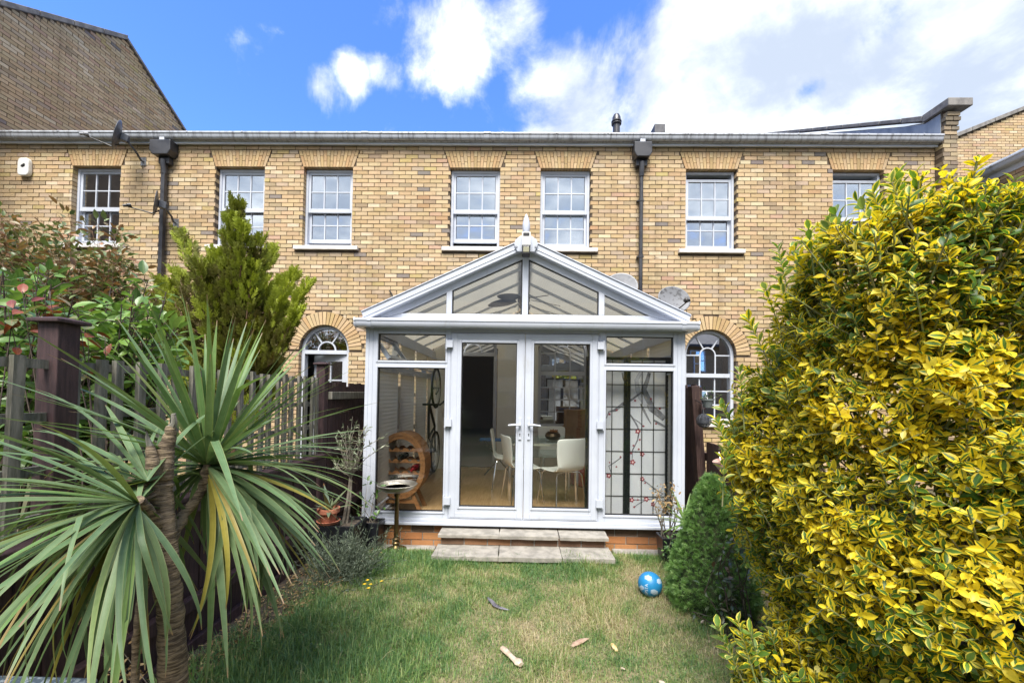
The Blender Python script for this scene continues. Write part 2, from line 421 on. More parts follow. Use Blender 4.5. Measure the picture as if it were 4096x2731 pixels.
# wedge bricks of a flat arch, shared by all upper windows
FLAT = []
nv = 17
for i in range(nv):
    bl, br = [-WH-.012+(2*WH+.024)*k/nv for k in (i, i+1)]; tl, tr = [-FLT+2*FLT*k/nv for k in (i, i+1)]
    H_ = FLH-WZ1-.012; g_ = .004; sp = (.34 if i % 2 else .66)*H_
    for a, b in ((0, sp-.004), (sp+.004, H_)):
        lp = lambda z: (bl+(tl-bl)*z/H_+g_, br+(tr-br)*z/H_-g_)
        m = MB(); m.cur = pick_col(ARCHPAL, .08); m.prism([(lp(a)[0], a), (lp(a)[1], a), (lp(b)[1], b), (lp(b)[0], b)], -.004, .10); FLAT.append(m.mesh('arch_brick', 'brick'))
RING = []
nv = 27
for i in range(nv):
    t0, t1 = PI*i/nv+.011, PI*(i+1)/nv-.011
    m = MB(); m.cur = pick_col(ARCHPAL, .10); m.prism([(q*math.cos(t), q*math.sin(t)) for q, t in ((AR+.003, t0), (RO-.005, t0), (RO-.005, t1), (AR+.003, t1))], -.004, .10); RING.append(m.mesh('arch_brick', 'brick'))

PANE = {}
def pane_mesh(w, h, mat='glass_win'):
    k = (round(w, 4), round(h, 4), mat)
    if k not in PANE:
        m = MB(); m.box(-w/2, w/2, 0, .004, -h/2, h/2); PANE[k] = m.mesh('pane', mat)
    return PANE[k]
def sash(parent, x0, x1, z0, z1, y, stile, top, bot, cols, rows, name):
    m = MB(); d = .042
    m.box(x0, x0+stile, y, y+d, z0, z1); m.box(x1-stile, x1, y, y+d, z0, z1)
    m.box(x0+stile, x1-stile, y, y+d, z0, z0+bot); m.box(x0+stile, x1-stile, y, y+d, z1-top, z1)
    ix0, ix1, iz0, iz1 = x0+stile, x1-stile, z0+bot, z1-top; b = .011
    cw = (ix1-ix0)/cols; rh = (iz1-iz0)/rows
    for c in range(1, cols): m.box(ix0+c*cw-b, ix0+c*cw+b, y+.008, y+.034, iz0, iz1)
    for r in range(1, rows):
        for c in range(cols): m.box(ix0+c*cw+(b if c else 0), ix0+(c+1)*cw-(b if c < cols-1 else 0), y+.010, y+.032, iz0+r*rh-b, iz0+r*rh+b)
    m.build(name, 'upvc', parent, bevel=.003)
    pm = pane_mesh(cw-2*b+.006, rh-2*b+.006)
    for c in range(cols):
        for r in range(rows):
            put(pm, 'pane', parent, (ix0+(c+.5)*cw, y+.020, iz0+(r+.5)*rh), (R.uniform(-.006, .006), 0, R.uniform(-.006, .006)))
def sash_window(house, key, gap_top=0., gap_bot=0., blind=None):
    cx = WX[key]; x0, x1, z0, z1 = cx-WH+.004, cx+WH-.004, WZ0+.004, WZ1-.004; y = YW+.085
    m = MB(); rect_frame(m, x0, x1, z0, z1, .042, y, y+.13, .05, .045); m.box(x0-.0, x1+.0, y-.012, y, z0, z0+.03)
    wn = m.build('window', 'upvc', house, bevel=.004)
    mid = z0+(z1-z0)*.485
    sash(wn, x0+.036, x1-.036, mid-.045-gap_top, z1-.04-gap_top, y+.02, .048, .05, .075, 3, 2, 'upper_sash')
    sash(wn, x0+.036, x1-.036, z0+.045+gap_bot, mid+.03+gap_bot*.3, y+.066, .052, .05, .07, 3, 2, 'lower_sash')
    if blind:
        m = MB(); n = 22; zt = z1-.06; zb = zt-(z1-z0)*blind
        pts = [(x, y+.20+.016*(.5+.5*math.sin(i*PI*2/4.4))+.004*R.random(), zt+(zb-zt)*i/n) for i in range(n+1) for x in (x0+.05, x1-.05)]
        m.add(pts, [(2*i, 2*i+1, 2*i+3, 2*i+2) for i in range(n)]); m.build('blind', 'curtain', wn)
    m = MB(); m.box(cx-.58, cx+.58, YW-.055, YW+.10, WZ0-.072, WZ0-.004); m.box(cx-WH+.004, cx+WH-.004, YW+.03, YW+.10, WZ0-.004, WZ0+.002)
    m.build('window_sill', 'sill', house, bevel=.006)
    for me in FLAT: put(me, 'arch_brick', house, (cx, YW, WZ1+.006))
    return wn
def arch_band(mb, cx, spr, r0, r1, y0, y1, a0=0., a1=PI, n=28):
    for i in range(n):
        t0, t1 = a0+(a1-a0)*i/n, a0+(a1-a0)*(i+1)/n
        mb.prism([(cx+q*math.cos(t), spr+q*math.sin(t)) for q, t in ((r0, t0), (r1, t0), (r1, t1), (r0, t1))], y0, y1)
def radial(mb, cx, spr, a, r0, r1, w, y0, y1):
    c, s_ = math.cos(a), math.sin(a); nx, nz = -s_*w, c*w
    mb.prism([(cx+r0*c+nx, spr+r0*s_+nz), (cx+r0*c-nx, spr+r0*s_-nz), (cx+r1*c-nx, spr+r1*s_-nz), (cx+r1*c+nx, spr+r1*s_+nz)], y0, y1)
def arch_window(house, key, zb, ring=True):
    """arched sash window: fan of bars above, square panes below"""
    cx = WX[key]; y = YW+.085; r = AR-.004
    m = MB(); arch_band(m, cx, SPR, r-.055, r, y, y+.12)
    m.box(cx-r, cx-r+.055, y, y+.12, zb, SPR); m.box(cx+r-.055, cx+r, y, y+.12, zb, SPR); m.box(cx-r+.055, cx+r-.055, y, y+.12, zb, zb+.06)
    wn = m.build('window', 'upvc', house, bevel=.004)
    ri = r-.055; m = MB(); b = .011; ty = SPR-.36      # transom of the meeting rails
    m.box(cx-ri, cx+ri, y+.02, y+.07, ty-.035, ty+.035)
    arch_band(m, cx, SPR, .125, .147, y+.03, y+.056, n=16)
    for a in (math.radians(58), math.radians(122)): radial(m, cx, SPR, a, .145, ri, b, y+.03, y+.056)
    m.box(cx-ri, cx-.147, y+.03, y+.056, SPR-b, SPR+b); m.box(cx+.147, cx+ri, y+.03, y+.056, SPR-b, SPR+b)
    for s_ in (-1, 1): m.box(cx+s_*.136-b, cx+s_*.136+b, y+.03, y+.056, ty+.035, SPR)
    rows = max(2, int(round((ty-.035-zb-.06)/.24)))
    for s_ in (-1, 1): m.box(cx+s_*.136-b, cx+s_*.136+b, y+.05, y+.076, zb+.06, ty-.035)
    for k in range(1, rows):
        z = zb+.06+(ty-.035-zb-.06)*k/rows; m.box(cx-ri, cx+ri, y+.052, y+.074, z-b, z+b)
    m.build('glazing_bars', 'upvc', wn, bevel=.002)
    g_ = MB(); n = 24; g_.add([(cx-ri-.003+2*(ri+.003)*i/n, y+.044, z) for i in range(n+1) for z in (SPR-.001, SPR+math.sqrt(max(0, (ri+.003)**2-(-ri-.003+2*(ri+.003)*i/n)**2)))],
                              [(2*i, 2*i+2, 2*i+3, 2*i+1) for i in range(n)]); g_.build('fan_pane', 'glass_win', wn)
    xs = [cx-ri, cx-.136, cx+.136, cx+ri]
    for a, c in zip(xs, xs[1:]):
        put(pane_mesh(c-a, SPR-ty-.035), 'pane', wn, ((a+c)/2, y+.042, (SPR+ty+.035)/2), (R.uniform(-.006, .006), 0, R.uniform(-.006, .006)))
        for k in range(rows):
            h = (ty-.035-zb-.06)/rows; put(pane_mesh(c-a, h), 'pane', wn, ((a+c)/2, y+.062, zb+.06+h*(k+.5)), (R.uniform(-.006, .006), 0, R.uniform(-.006, .006)))
    m = MB(); m.box(cx-.56, cx+.56, YW-.05, YW+.09, zb-.075, zb-.002); m.build('window_sill', 'sill', house, bevel=.006)
    return wn
def arch_door(house, key, zb, open_ang, glazed=True):
    cx = WX[key]; y = YW+.085; r = AR-.004; ri = r-.06; tz = SPR-.02
    m = MB(); arch_band(m, cx, SPR, ri, r, y, y+.12)
    m.box(cx-r, cx-ri, y, y+.12, zb, SPR); m.box(cx+ri, cx+r, y, y+.12, zb, SPR); m.box(cx-ri, cx+ri, y, y+.12, tz-.05, tz+.02)
    fr = m.build('door_frame', 'upvc', house, bevel=.004)
    m = MB(); arch_band(m, cx, SPR, .145, .17, y+.03, y+.06, n=16)
    for a in (math.radians(55), math.radians(125)): radial(m, cx, SPR, a, .168, ri, .012, y+.03, y+.06)
    m.build('fanlight_bars', 'upvc', fr, bevel=.002)
    g_ = MB(); n = 24; g_.add([(cx-ri-.003+2*(ri+.003)*i/n, y+.045, z) for i in range(n+1) for z in (SPR-.001, SPR+math.sqrt(max(0, (ri+.003)**2-(-ri-.003+2*(ri+.003)*i/n)**2)))],
                              [(2*i, 2*i+2, 2*i+3, 2*i+1) for i in range(n)]); g_.build('fan_pane', 'glass_win', fr)
    # leaf hung on the right jamb, local x from 0 (hinge) to -w
    wd, z1 = 2*ri-.01, tz-.055
    m = MB(); st = .10
    m.box(-wd, -wd+st, 0, .045, zb+.01, z1); m.box(-st, 0, 0, .045, zb+.01, z1); m.box(-wd+st, -st, 0, .045, z1-.12, z1); m.box(-wd+st, -st, 0, .045, zb+.01, zb+.22)
    cols, rows = 2, 5; iw = (wd-2*st)/cols; iz0, iz1 = zb+.22, z1-.12; ih = (iz1-iz0)/rows
    for c in range(1, cols): m.box(-wd+st+c*iw-.012, -wd+st+c*iw+.012, .008, .037, iz0, iz1)
    for k in range(1, rows):
        for c in range(cols): m.box(-wd+st+c*iw+(.012 if c else 0), -wd+st+(c+1)*iw-(.012 if c < cols-1 else 0), .010, .035, iz0+k*ih-.012, iz0+k*ih+.012)
    off = wloc(fr)
    lf = link_me('door_leaf', m.mesh('door_leaf', 'upvc'), fr, Vector((cx+ri-.005, y+.02, 0))-off); lf.rotation_euler = (0, 0, open_ang)
    m = MB()
    for c in range(cols):
        for k in range(rows): m.box(-wd+st+c*iw+.004, -wd+st+(c+1)*iw-.004, .020, .024, iz0+k*ih+.004, iz0+(k+1)*ih-.004)
    pn = link_me('door_glass', m.mesh('door_glass', 'glass_win'), fr, lf.location.copy()); pn.rotation_euler = lf.rotation_euler
    m = MB(); m.box(cx-r, cx+r, YW-.02, YW+.10, zb-.06, zb-.002); m.build('door_step', 'sill', house, bevel=.005)

ALLB = [b for b in lay(-9.64, 7.30, 0, 6.0, cuts_terrace) if b[1]-b[0] > .04]
GPROF = [(7.045, 6.140), (6.940, 6.149), (6.932, 6.135), (6.934, 6.118), (6.947, 6.105), (6.950, 6.070), (6.962, 6.042), (6.985, 6.028), (7.045, 6.024)]
def terrace_house(label, x0, x1, keys, brackets, unions, wins, nroof=True):
    h = thing('terrace_house', label, 'house', ((x0+x1)/2, YW, 0), group='terrace of brick houses')
    holes = [(WX[k]-WH-.008, WX[k]+WH+.008, WZ0-.004, WZ1+.01) for k in keys]+[(WX[k]-AR-.006, WX[k]+AR+.006, ARCH[k]-.006, SPR+AR+.006) for k in keys if k in ARCH]
    m = MB(); core_wall(m, x0, x1, -.03, 6.10, YW+.013, YW+.24, holes)
    for k in keys:
        if k in ARCH: spandrel(m, WX[k], AR+.006, SPR, YW+.013, YW+.24)
    m.build('wall', 'mortar', h)
    m = MB(); e = .001   # rooms behind the windows
    for za, zb in ((.1, 2.85), (3.05, 5.98)):
        a, b, c, d = x0+.05, x1-.05, YW+.245, YW+4.2
        m.add([(a, c, za), (b, c, za), (b, d, za), (a, d, za), (a, c, zb), (b, c, zb), (b, d, zb), (a, d, zb)], [(0, 1, 2, 3), (4, 7, 6, 5), (1, 5, 6, 2), (0, 3, 7, 4), (3, 2, 6, 7)])
    m.build('room', 'room', h)
    bricks = [b for b in ALLB if x0 <= (b[0]+b[1])/2 < x1]
    def vis(s, z):
        if z < 2.6 and not (x0 > 2): return 0
        q = at(2048, 900, YW)
        if z > 5.9: return 0
        return 1+abs(z-3.9)*.6+abs(s-(x0+x1)/2)*.25
    brickwork(h, bricks, lambda s, d, z: (s, YW+d, z), 0, 'brick', vis, variants=BV)
    for k in keys:
        wins[k](h)
        if k in ARCH and k[0] != 'B':
            for me in RING: put(me, 'arch_brick', h, (WX[k], YW, SPR))
    # eaves
    m = MB(); m.box(x0, x1, YW-.065, YW-.04, 5.982, 6.12); m.box(x0, x1, YW-.04, YW+.02, 6.0, 6.02); m.build('fascia', 'upvc_dirty', h)
    m = MB(); n = len(GPROF); m.add([(x, y, z) for x in (x0+.002, x1-.002) for y, z in GPROF], [(i, i+n, i+1+n, i+1) for i in range(n-1)]+[tuple(range(n)), tuple(range(2*n-1, n-1, -1))])
    gt = m.build('gutter', 'gutter', h, smooth=True)
    def clip(x, w, name):
        m = MB(); P = [((y-.004 if y < 7.04 else y), (z+.004 if z > 6.1 else z-.004)) for y, z in GPROF]
        m.add([(xx, y, z) for xx in (x-w, x+w) for y, z in P], [(i, i+n, i+1+n, i+1) for i in range(n-1)]+[tuple(range(n)), tuple(range(2*n-1, n-1, -1))]); m.build(name, 'gutter', gt, smooth=True)
    for x in brackets: clip(x, .012, 'gutter_bracket')
    for x in unions:
        clip(x, .05, 'gutter_union'); clip(x-.055, .008, 'gutter_bracket'); clip(x+.055, .008, 'gutter_bracket')
    m = MB(); m.prism([(6.97, 6.10), (12.0, 8.95), (17.0, 6.10), (17.0, 6.02), (12.0, 8.87), (7.0, 6.02)], x0, x1, 'x'); m.build('roof', 'slate', h)
    m = MB(); m.box(x0, x1, 16.5, 16.7, 0, 6.2); m.build('front_wall', 'mortar', h)
    return h
def downpipe(house, x, square, hop, zc):
    y = YW-.075
    m = MB(); hw, hd = hop
    m.prism([(-hw*.72, 5.72), (hw*.72, 5.72), (hw, 5.80), (hw, 5.985), (-hw, 5.985), (-hw, 5.80)], y-.115, YW-.004)
    m.v = [(a+x, b, c) for a, b, c in m.v]
    m.box(x-.10, x+.10, YW-.10, YW-.003, 5.60, 5.72)
    hp = m.build('hopper_head', 'pipe', house, bevel=.012)
    m = MB(); m.box(x-.045, x+.045, y-.08, y-.01, 5.985, 6.05); m.build('gutter_outlet', 'upvc', hp, bevel=.005)
    m = MB()
    if square: m.box(x-.034, x+.034, y-.034, y+.034, 0, 5.62)
    else: m.tube([(x, y, 0), (x, y, 5.2), (x, y, 5.62)], .034, 14)
    dp = m.build('downpipe', 'pipe', house, smooth=not square, bevel=.004 if square else 0)
    for z in zc:
        m = MB()
        if square: m.box(x-.040, x+.040, y-.040, YW-.002, z-.03, z+.03)
        else: m.lathe([(.041, 0), (.041, .06)], (x, y, z-.03), 14); m.box(x-.06, x+.06, y+.02, YW-.002, z-.012, z+.012)
        m.build('pipe_collar', 'pipe', dp)
    m = MB(); m.tube([(x, y-.03, 5.66), (x, y-.03, 5.60), (x, y-.01, 5.50), (x, y, 5.42)], .046, 12); m.build('pipe_elbow', 'pipe', dp, smooth=True)
W_ = sash_window
hZ = terrace_house('end of the brick terrace under the white alarm box and two dark satellite dishes', -9.64, -6.62, ['Z'],
                   [-9.2, -8.35, -7.3], [], {'Z': lambda h: W_(h, 'Z')})
hA = terrace_house('brick terrace house with an arched garden door standing ajar behind the yellow-green conifer', -6.62, -2.2, ['A1', 'A2'],
                   [-6.0, -5.0, -4.06, -3.12, -2.5], [-2.8], {'A1': lambda h: W_(h, 'A1', blind=.35), 'A2': lambda h: (W_(h, 'A2', gap_bot=.06), arch_door(h, 'A2', .15, -.32))})  # blind in the first window is added to lighten its panes
hB = terrace_house('brick terrace house with a white conservatory built against it', -2.2, 2.13, ['B1', 'B2'],
                   [-1.72, -.35, .6, 1.5], [-.62], {'B1': lambda h: (W_(h, 'B1', gap_bot=.09, blind=.62), arch_door(h, 'B1', .20, 1.75 if False else -1.9)), 'B2': lambda h: (W_(h, 'B2', gap_bot=.012, blind=.66), arch_window(h, 'B2', .95))})
hC = terrace_house('end brick terrace house with a raised lead-lined parapet, half behind the yellow hedge', 2.13, 7.30, ['C1', 'C2'],
                   [2.9, 3.85, 4.8, 6.0, 6.95], [5.25], {'C1': lambda h: (W_(h, 'C1', gap_top=.085), arch_window(h, 'C1', 1.09)), 'C2': lambda h: W_(h, 'C2', gap_top=.085, blind=.7)})
downpipe(hA, -6.47, True, (.19, .1), (4.9, 3.2)); downpipe(hB, 2.115, False, (.155, .1), (5.0, 4.0, 2.9))

# parapet at the end of the terrace: brick pier, lead upstand, coping stones
X0, X1 = 7.302, 7.56
prof = [(6.93, 6.66), (7.26, 6.66), (7.66, 6.86), (11.8, 9.34), (12.0, 9.46)]
m = MB(); m.prism([(6.98, -.03), (16.6, -.03), (16.6, 6.2), (12.0, 9.30), (11.8, 9.24), (7.66, 6.76), (7.26, 6.56), (6.98, 6.56)], X0+.004, X1-.004, 'x'); m.build('parapet_wall', 'mortar', hC)
pier = lay(X0, X1, 0, 6.53, lambda z: [], phase=.02)
GREYPAL = [((.27, .215, .15), 10), ((.34, .27, .18), 8), ((.20, .165, .125), 8), ((.40, .31, .2), 4)]
mb = MB()
pier_v = brick_variants('pier_brick', GREYPAL, 6, .215, .10, .065, 'brick_dull')
for b in pier:
    mb = MB(); mb.cur = pick_col(PAL if b[2] < 5.2 else GREYPAL); lean = max(0, b[2]-6.1)*.18
    mb.box(b[0], b[1], 6.968-lean, 7.10, b[2], b[3], .002); mb.build('pier_brick', 'brick_dull', hC)
m = MB(); m.prism([(7.0, 6.10), (7.0, 6.54), (7.26, 6.54), (7.66, 6.75), (11.8, 9.22), (11.8, 8.9)], X0-.008, X0+.003, 'x'); m.build('lead_flashing', 'lead', hC)
for i in range(9):
    a, b = 7.68+i*.46, 7.68+(i+1)*.46-.012; za, zb = 6.87+(a-7.68)*.599, 6.87+(b-7.68)*.599
    m = MB(); m.prism([(a, za-.02), (b, zb-.02), (b, zb+.055), (a, za+.055)], X0-.05, X1+.06, 'x'); m.build('coping_stone', 'coping', hC, bevel=.008)
m = MB(); m.prism([(7.28, 6.60), (7.668, 6.83), (7.668, 6.925), (7.28, 6.70)], X0-.05, X1+.06, 'x'); m.build('coping_stone', 'coping', hC, bevel=.008)
m = MB(); m.box(X0-.055, X1+.10, 6.82, 7.27, 6.565, 6.70); m.build('coping_stone', 'coping', hC, bevel=.01)

# ------------------------------------------------------------------ the taller house on the left: side gable of brick
XL = -9.66
tl = thing('tall_house', 'tall brick house side with a sloping coping, rising above the terrace gutter', 'house', (XL-3, 9.3, 0))
top = lambda y: 10.0-abs(y-9.34)*.625
m = MB(); m.prism([(3.0, 0), (16.0, 0), (16.0, top(16.0)), (9.34, 10.0), (3.0, top(3.0))], XL-.008, XL-5, 'x'); m.build('wall', 'mortar', tl)
def cutL(z):
    h = (10.0-.03-z)/.625; return [(-50, 9.34-h), (9.34+h, 50)]
bl_ = lay(6.2, 13.2, 5.6, 9.97, cutL)
brickwork(tl, bl_, lambda s, d, z: (XL-d, s, z), PI/2, 'brick_dull', lambda s, z: (1+abs(s-7.6)+abs(z-7.6)*.7) if z > 6.6 and 7.05 < s < 10.8 else 0, d=.05, variants=BVD)
def sl(y): return top(y)
for a, b in [(3.4+.6*i, 3.4+.6*i+.59) for i in range(10)]:
    b = min(b, 9.34)
    if b > a: m = MB(); m.prism([(a, top(a)-.02), (b, top(b)-.02), (b, top(b)+.09), (a, top(a)+.09)], XL-.35, XL+.06, 'x'); m.build('coping_stone', 'coping', tl, bevel=.008)
for i in range(11):
    a, b = 9.345+.6*i, 9.345+.6*i+.59
    m = MB(); m.prism([(a, top(a)-.02), (b, top(b)-.02), (b, top(b)+.05), (a, top(a)+.05)], XL-.35, XL+.05, 'x'); m.build('coping_stone', 'coping', tl, bevel=.008)

# ------------------------------------------------------------------ the wing on the right that runs towards the garden
XR = 8.16
wg = thing('side_wing', 'brick wing with a white gutter and slate edge, beyond the yellow hedge', 'house', (XR+3, 4.5, 0))
m = MB(); m.box(XR+.008, XR+5, -2.0, 7.35, 0, 5.5); m.build('wall', 'mortar', wg)
bw = lay(1.5, 7.35, 2.6, 5.45, lambda z: [])
def visw(s, z): return (1+abs(s-5.9)+abs(z-4.7)) if 4.4 < s < 7.0 and z > 3.2 else 0
brickwork(wg, bw, lambda s, d, z: (XR+d, s, z), -PI/2, 'brick', visw, d=.05, variants=BVD)
m = MB(); m.box(XR-.02, XR+.0, -2, 7.38, 5.36, 5.50); m.build('fascia', 'upvc', wg)
gp = [(XR-.02-(7.045-y), z-6.15+5.585) for y, z in GPROF]; n = len(gp)
m = MB(); m.add([(x, y, z) for y in (-2, 7.40) for x, z in gp], [(i, i+n, i+1+n, i+1) for i in range(n-1)]+[tuple(range(n)), tuple(range(2*n-1, n-1, -1))]); gw = m.build('gutter', 'upvc', wg, smooth=True)
for y in (6.9, 6.3, 5.7, 5.1):
    m = MB(); P = [(x-.004, z-.002) for x, z in gp]; m.add([(x, yy, z) for yy in (y-.015, y+.015) for x, z in P], [(i, i+n, i+1+n, i+1) for i in range(n-1)]); m.build('gutter_bracket', 'gutter', gw)
sm = MB(); sm.box(-.0, .42, -.096, .096, 0, .012); sme = sm.mesh('slate', 'lead')
for i in range(34):
    y = 7.36-.2*i
    o = put(sme, 'slate', wg, (XR-.06, y, 5.60+.006*(i % 2)), (R.uniform(-.02, .02), -.50, 0))
m = MB(); m.prism([(XR-.03, 5.56), (XR+5, 8.0), (XR+5, 7.9), (XR+.03, 5.5)], -2, 7.36, 'y'); m.build('roof', 'slate', wg)
# ------------------------------------------------------------------ the gable behind it
YB = 11.2
pa, pb = at(3786, 566, YB), at(4110, 436, YB); sl_ = (pb.z-pa.z)/(pb.x-pa.x)
rh = thing('rear_house', 'far brick gable with a rising grey coping behind the wing', 'house', (pa.x+4, YB, 0))
xa = pa.x-1.2; za = pa.z-1.2*sl_
m = MB(); m.prism([(xa, 0), (xa+9, 0), (xa+9, za+sl_*9), (xa, za)], YB+.008, YB+5); m.build('wall', 'mortar', rh)
bb = lay(xa, xa+4.6, 6.0, 11.4, lambda z: [(-50, xa+(z+.03-za)/sl_)])
brickwork(rh, bb, lambda s, d, z: (s, YB+d, z), 0, 'brick_dull', lambda s, z: (1+abs(s-pa.x-1.0)+abs(z-8.0)) if s > pa.x-.3 and z > 6.4 else 0, d=.05, variants=BVD)
for i in range(15):
    a, b = xa+.62*i, xa+.62*i+.61; f_ = lambda x: za+(x-xa)*sl_
    m = MB(); m.prism([(a, f_(a)), (b, f_(b)), (b, f_(b)+.11), (a, f_(a)+.11)], YB-.06, YB+.35); m.build('coping_stone', 'coping', rh, bevel=.008)

# ------------------------------------------------------------------ on the walls and roof
fl = thing('flue_pipe', 'black capped flue pipe standing above the terrace gutter', 'flue', (at(2466, 530, 8.4).x, 8.4, 6.9))
p = at(2466, 460, 8.4)
m = MB(); m.lathe([(.075, -.6), (.075, .02)], (p.x, 8.4, p.z-.24), 18); m.build('pipe', 'pipe', fl, smooth=True)
m = MB(); z0 = p.z-.22; m.lathe([(.085, 0), (.105, .012), (.105, .03), (.088, .035), (.088, .05), (.108, .055), (.108, .075), (.092, .08), (.085, .16), (.06, .215), (0, .225)], (p.x, 8.4, z0), 18); m.build('cap', 'pipe', fl, smooth=True)
rv = at(2628, 522, 9.2)
m = MB(); m.box(rv.x-.12, rv.x+.12, 9.0, 9.4, rv.z-.3, rv.z+.02); tag(m.build('roof_vent', 'slate', bevel=.01), 'low dark roof vent just above the gutter beside the flue pipe', 'vent')
def dish(label, face, c, r, lnb_len, wall_pt, mat, small=False, group=None, lnb='box', wide=.92):
    """satellite dish: reflector, feed arm, bent mast to a wall plate"""
    face = Vector(face).normalized(); c = Vector(c); wp = Vector(wall_pt)
    t = thing('satellite_dish', label, 'satellite dish', wp, group=group)
    up = Vector((0, 0, 1)); sx = up.cross(face).normalized(); uy = face.cross(sx)
    m = MB(); n = 28; rings = [0, .35, .7, .93, 1.0]
    vs = [c]; 
    for q in rings[1:]:
        for k in range(n):
            a = 2*PI*k/n; vs.append(c+sx*r*q*wide*math.cos(a)+uy*r*q*math.sin(a)+face*(.17*r*q*q))
    fs = [(0, 1+k, 1+(k+1) % n) for k in range(n)]
    for i in range(len(rings)-2): fs += [(1+i*n+k, 1+(i+1)*n+k, 1+(i+1)*n+(k+1) % n, 1+i*n+(k+1) % n) for k in range(n)]
    m.add(vs, fs); rf = m.build('reflector', mat, t, smooth=True)
    so_ = rf.modifiers.new('s', 'SOLIDIFY'); so_.thickness = .008; so_.offset = -1
    low = c-uy*r*.8
    arm_end = c-uy*r*.95+face*lnb_len
    m = MB(); m.tube([c-uy*r*.55-face*.03, low-uy*r*.12+face*.06, arm_end], [.012, .011, .009], 8); m.build('feed_arm', 'black_plastic', t, smooth=True)
    m = MB(); d2 = (c-arm_end).normalized(); m.tube([arm_end-d2*.02, arm_end+d2*.03, arm_end+d2*.04, arm_end+d2*.09], [.022, .022, .034, .034], 12); m.build('feed_horn', 'dish' if lnb == 'cyl' else 'black_plastic', t, smooth=True)
    bk = c-face*.06
    m = MB(); m.box(-.045, .045, -.05, .05, -.06, .06); m.xf(Matrix.Translation(bk) @ face.to_track_quat('Y', 'Z').to_matrix().to_4x4()); m.build('bracket', mat, t, bevel=.006)
    q = bk-face*.05
    m = MB(); m.tube([q+Vector((0, 0, .05)), q-Vector((0, 0, .05)), q*.45+wp*.55+Vector((0, 0, -.02)), wp+Vector((0, -.06, 0)), wp+Vector((0, -.005, 0))], .017, 10); m.build('mast', mat, t, smooth=True)
    m = MB(); m.box(wp.x-.05, wp.x+.05, wp.y-.012, wp.y-.001, wp.z-.075, wp.z+.075); m.build('wall_plate', 'steel', t, bevel=.003)
    return t
# dishes: photo pixels of the reflector and the plate, the wall gives the distance
p = at(480, 545, 6.72); q = at(575, 648, YW)
dish('dark satellite dish seen edge-on in front of the terrace gutter, above the left window', (-.75, -.63, .2), p, .255, .42, (q.x, YW, q.z), 'dish_dark', lnb='cyl')
p = at(632, 815, 6.78); q = at(705, 893, YW)
dish('smaller dark satellite dish seen edge-on on the downpipe side, below the gutter', (-.76, -.64, .10), p, .215, .40, (q.x, YW, q.z), 'dish_dark')
p = at(2482, 1150, 6.70); dish('plain pale satellite dish half hidden behind the conservatory roof', (-.16, -.95, .26), p, .25, .40, (p.x-.06, YW, p.z-.15), 'dish', wide=1.12)
p = at(2693, 1200, 6.70); dish('pale satellite dish with dark stains beside the conservatory roof end', (.15, -.95, .26), p, .235, .40, (p.x+.05, YW, p.z-.15), 'dish_pale', wide=1.22)
# alarm box
p = at(97, 668, 7.06)
ab = thing('alarm_box', 'white bell box with a dark bird mark on the brick wall', 'alarm box', (p.x, YW, p.z-.16))
m = MB(); rr = []
for k in range(28):
    a = 2*PI*k/28; cx, cz = math.cos(a), math.sin(a); e = 4.
    rr.append((p.x+.105*math.copysign(abs(cx)**(2/e), cx)*(1-.10*cz*.5), p.z+.165*math.copysign(abs(cz)**(2/e), cz)))
m.prism(rr, YW-.075, YW-.004); m.build('casing', 'white_plastic', ab, bevel=.014, smooth=False)
m = MB()
for k in range(7):
    z = p.z-.015+.010*k; s_ = (.02, .045, .05, .04, .05, .03, .02)[k]; m.box(p.x-s_*.9+.004*k, p.x+s_*.7+.004*k, YW-.0775, YW-.0745, z, z+.006)
m.prism([(p.x-.03, p.z+.02), (p.x+.035, p.z+.035), (p.x+.03, p.z-.005), (p.x-.01, p.z-.02)], YW-.0785, YW-.0746); m.build('printed_emblem', 'black_plastic', ab)
m = MB(); m.prism(rr, YW-.0745, YW-.0735); 
# small fittings on the wall left of the conservatory
p = at(1560, 1175, YW); m = MB(); m.tube([(p.x, YW+.01, p.z+.07), (p.x, YW-.03, p.z+.05), (p.x+.05, YW-.04, p.z-.02), (p.x+.06, YW-.03, p.z-.18)], .011, 8); tag(m.build('overflow_pipe', 'black_plastic', smooth=True), 'thin black bent pipe on the brickwork above the conservatory roof', 'pipe')
# ================================================================== THE CONSERVATORY
def poly_mat():
    m = bpy.data.materials.new('twin_wall_polycarbonate'); m.use_nodes = True; nt = m.node_tree; nt.nodes.clear()
    sp = N(nt, 'ShaderNodeSeparateXYZ'); link(nt, pos(nt), sp.inputs[0])
    wv = math_n(nt, 'SINE', math_n(nt, 'MULTIPLY', sp.outputs[1], 2*PI/.05))
    c = mix_c(nt, maprange(nt, wv, -.2, .9), (.40, .385, .34), (.64, .62, .56))
    tr = N(nt, 'ShaderNodeBsdfTranslucent'); link(nt, c, tr.inputs[0])
    df = N(nt, 'ShaderNodeBsdfPrincipled'); link(nt, c, df.inputs[0]); df.inputs['Roughness'].default_value = .25
    mx = N(nt, 'ShaderNodeMixShader'); mx.inputs[0].default_value = .15; link(nt, tr.outputs[0], mx.inputs[1]); link(nt, df.outputs[0], mx.inputs[2])
    o = N(nt, 'ShaderNodeOutputMaterial'); link(nt, mx.outputs[0], o.inputs[0]); return m
M['poly'] = poly_mat()
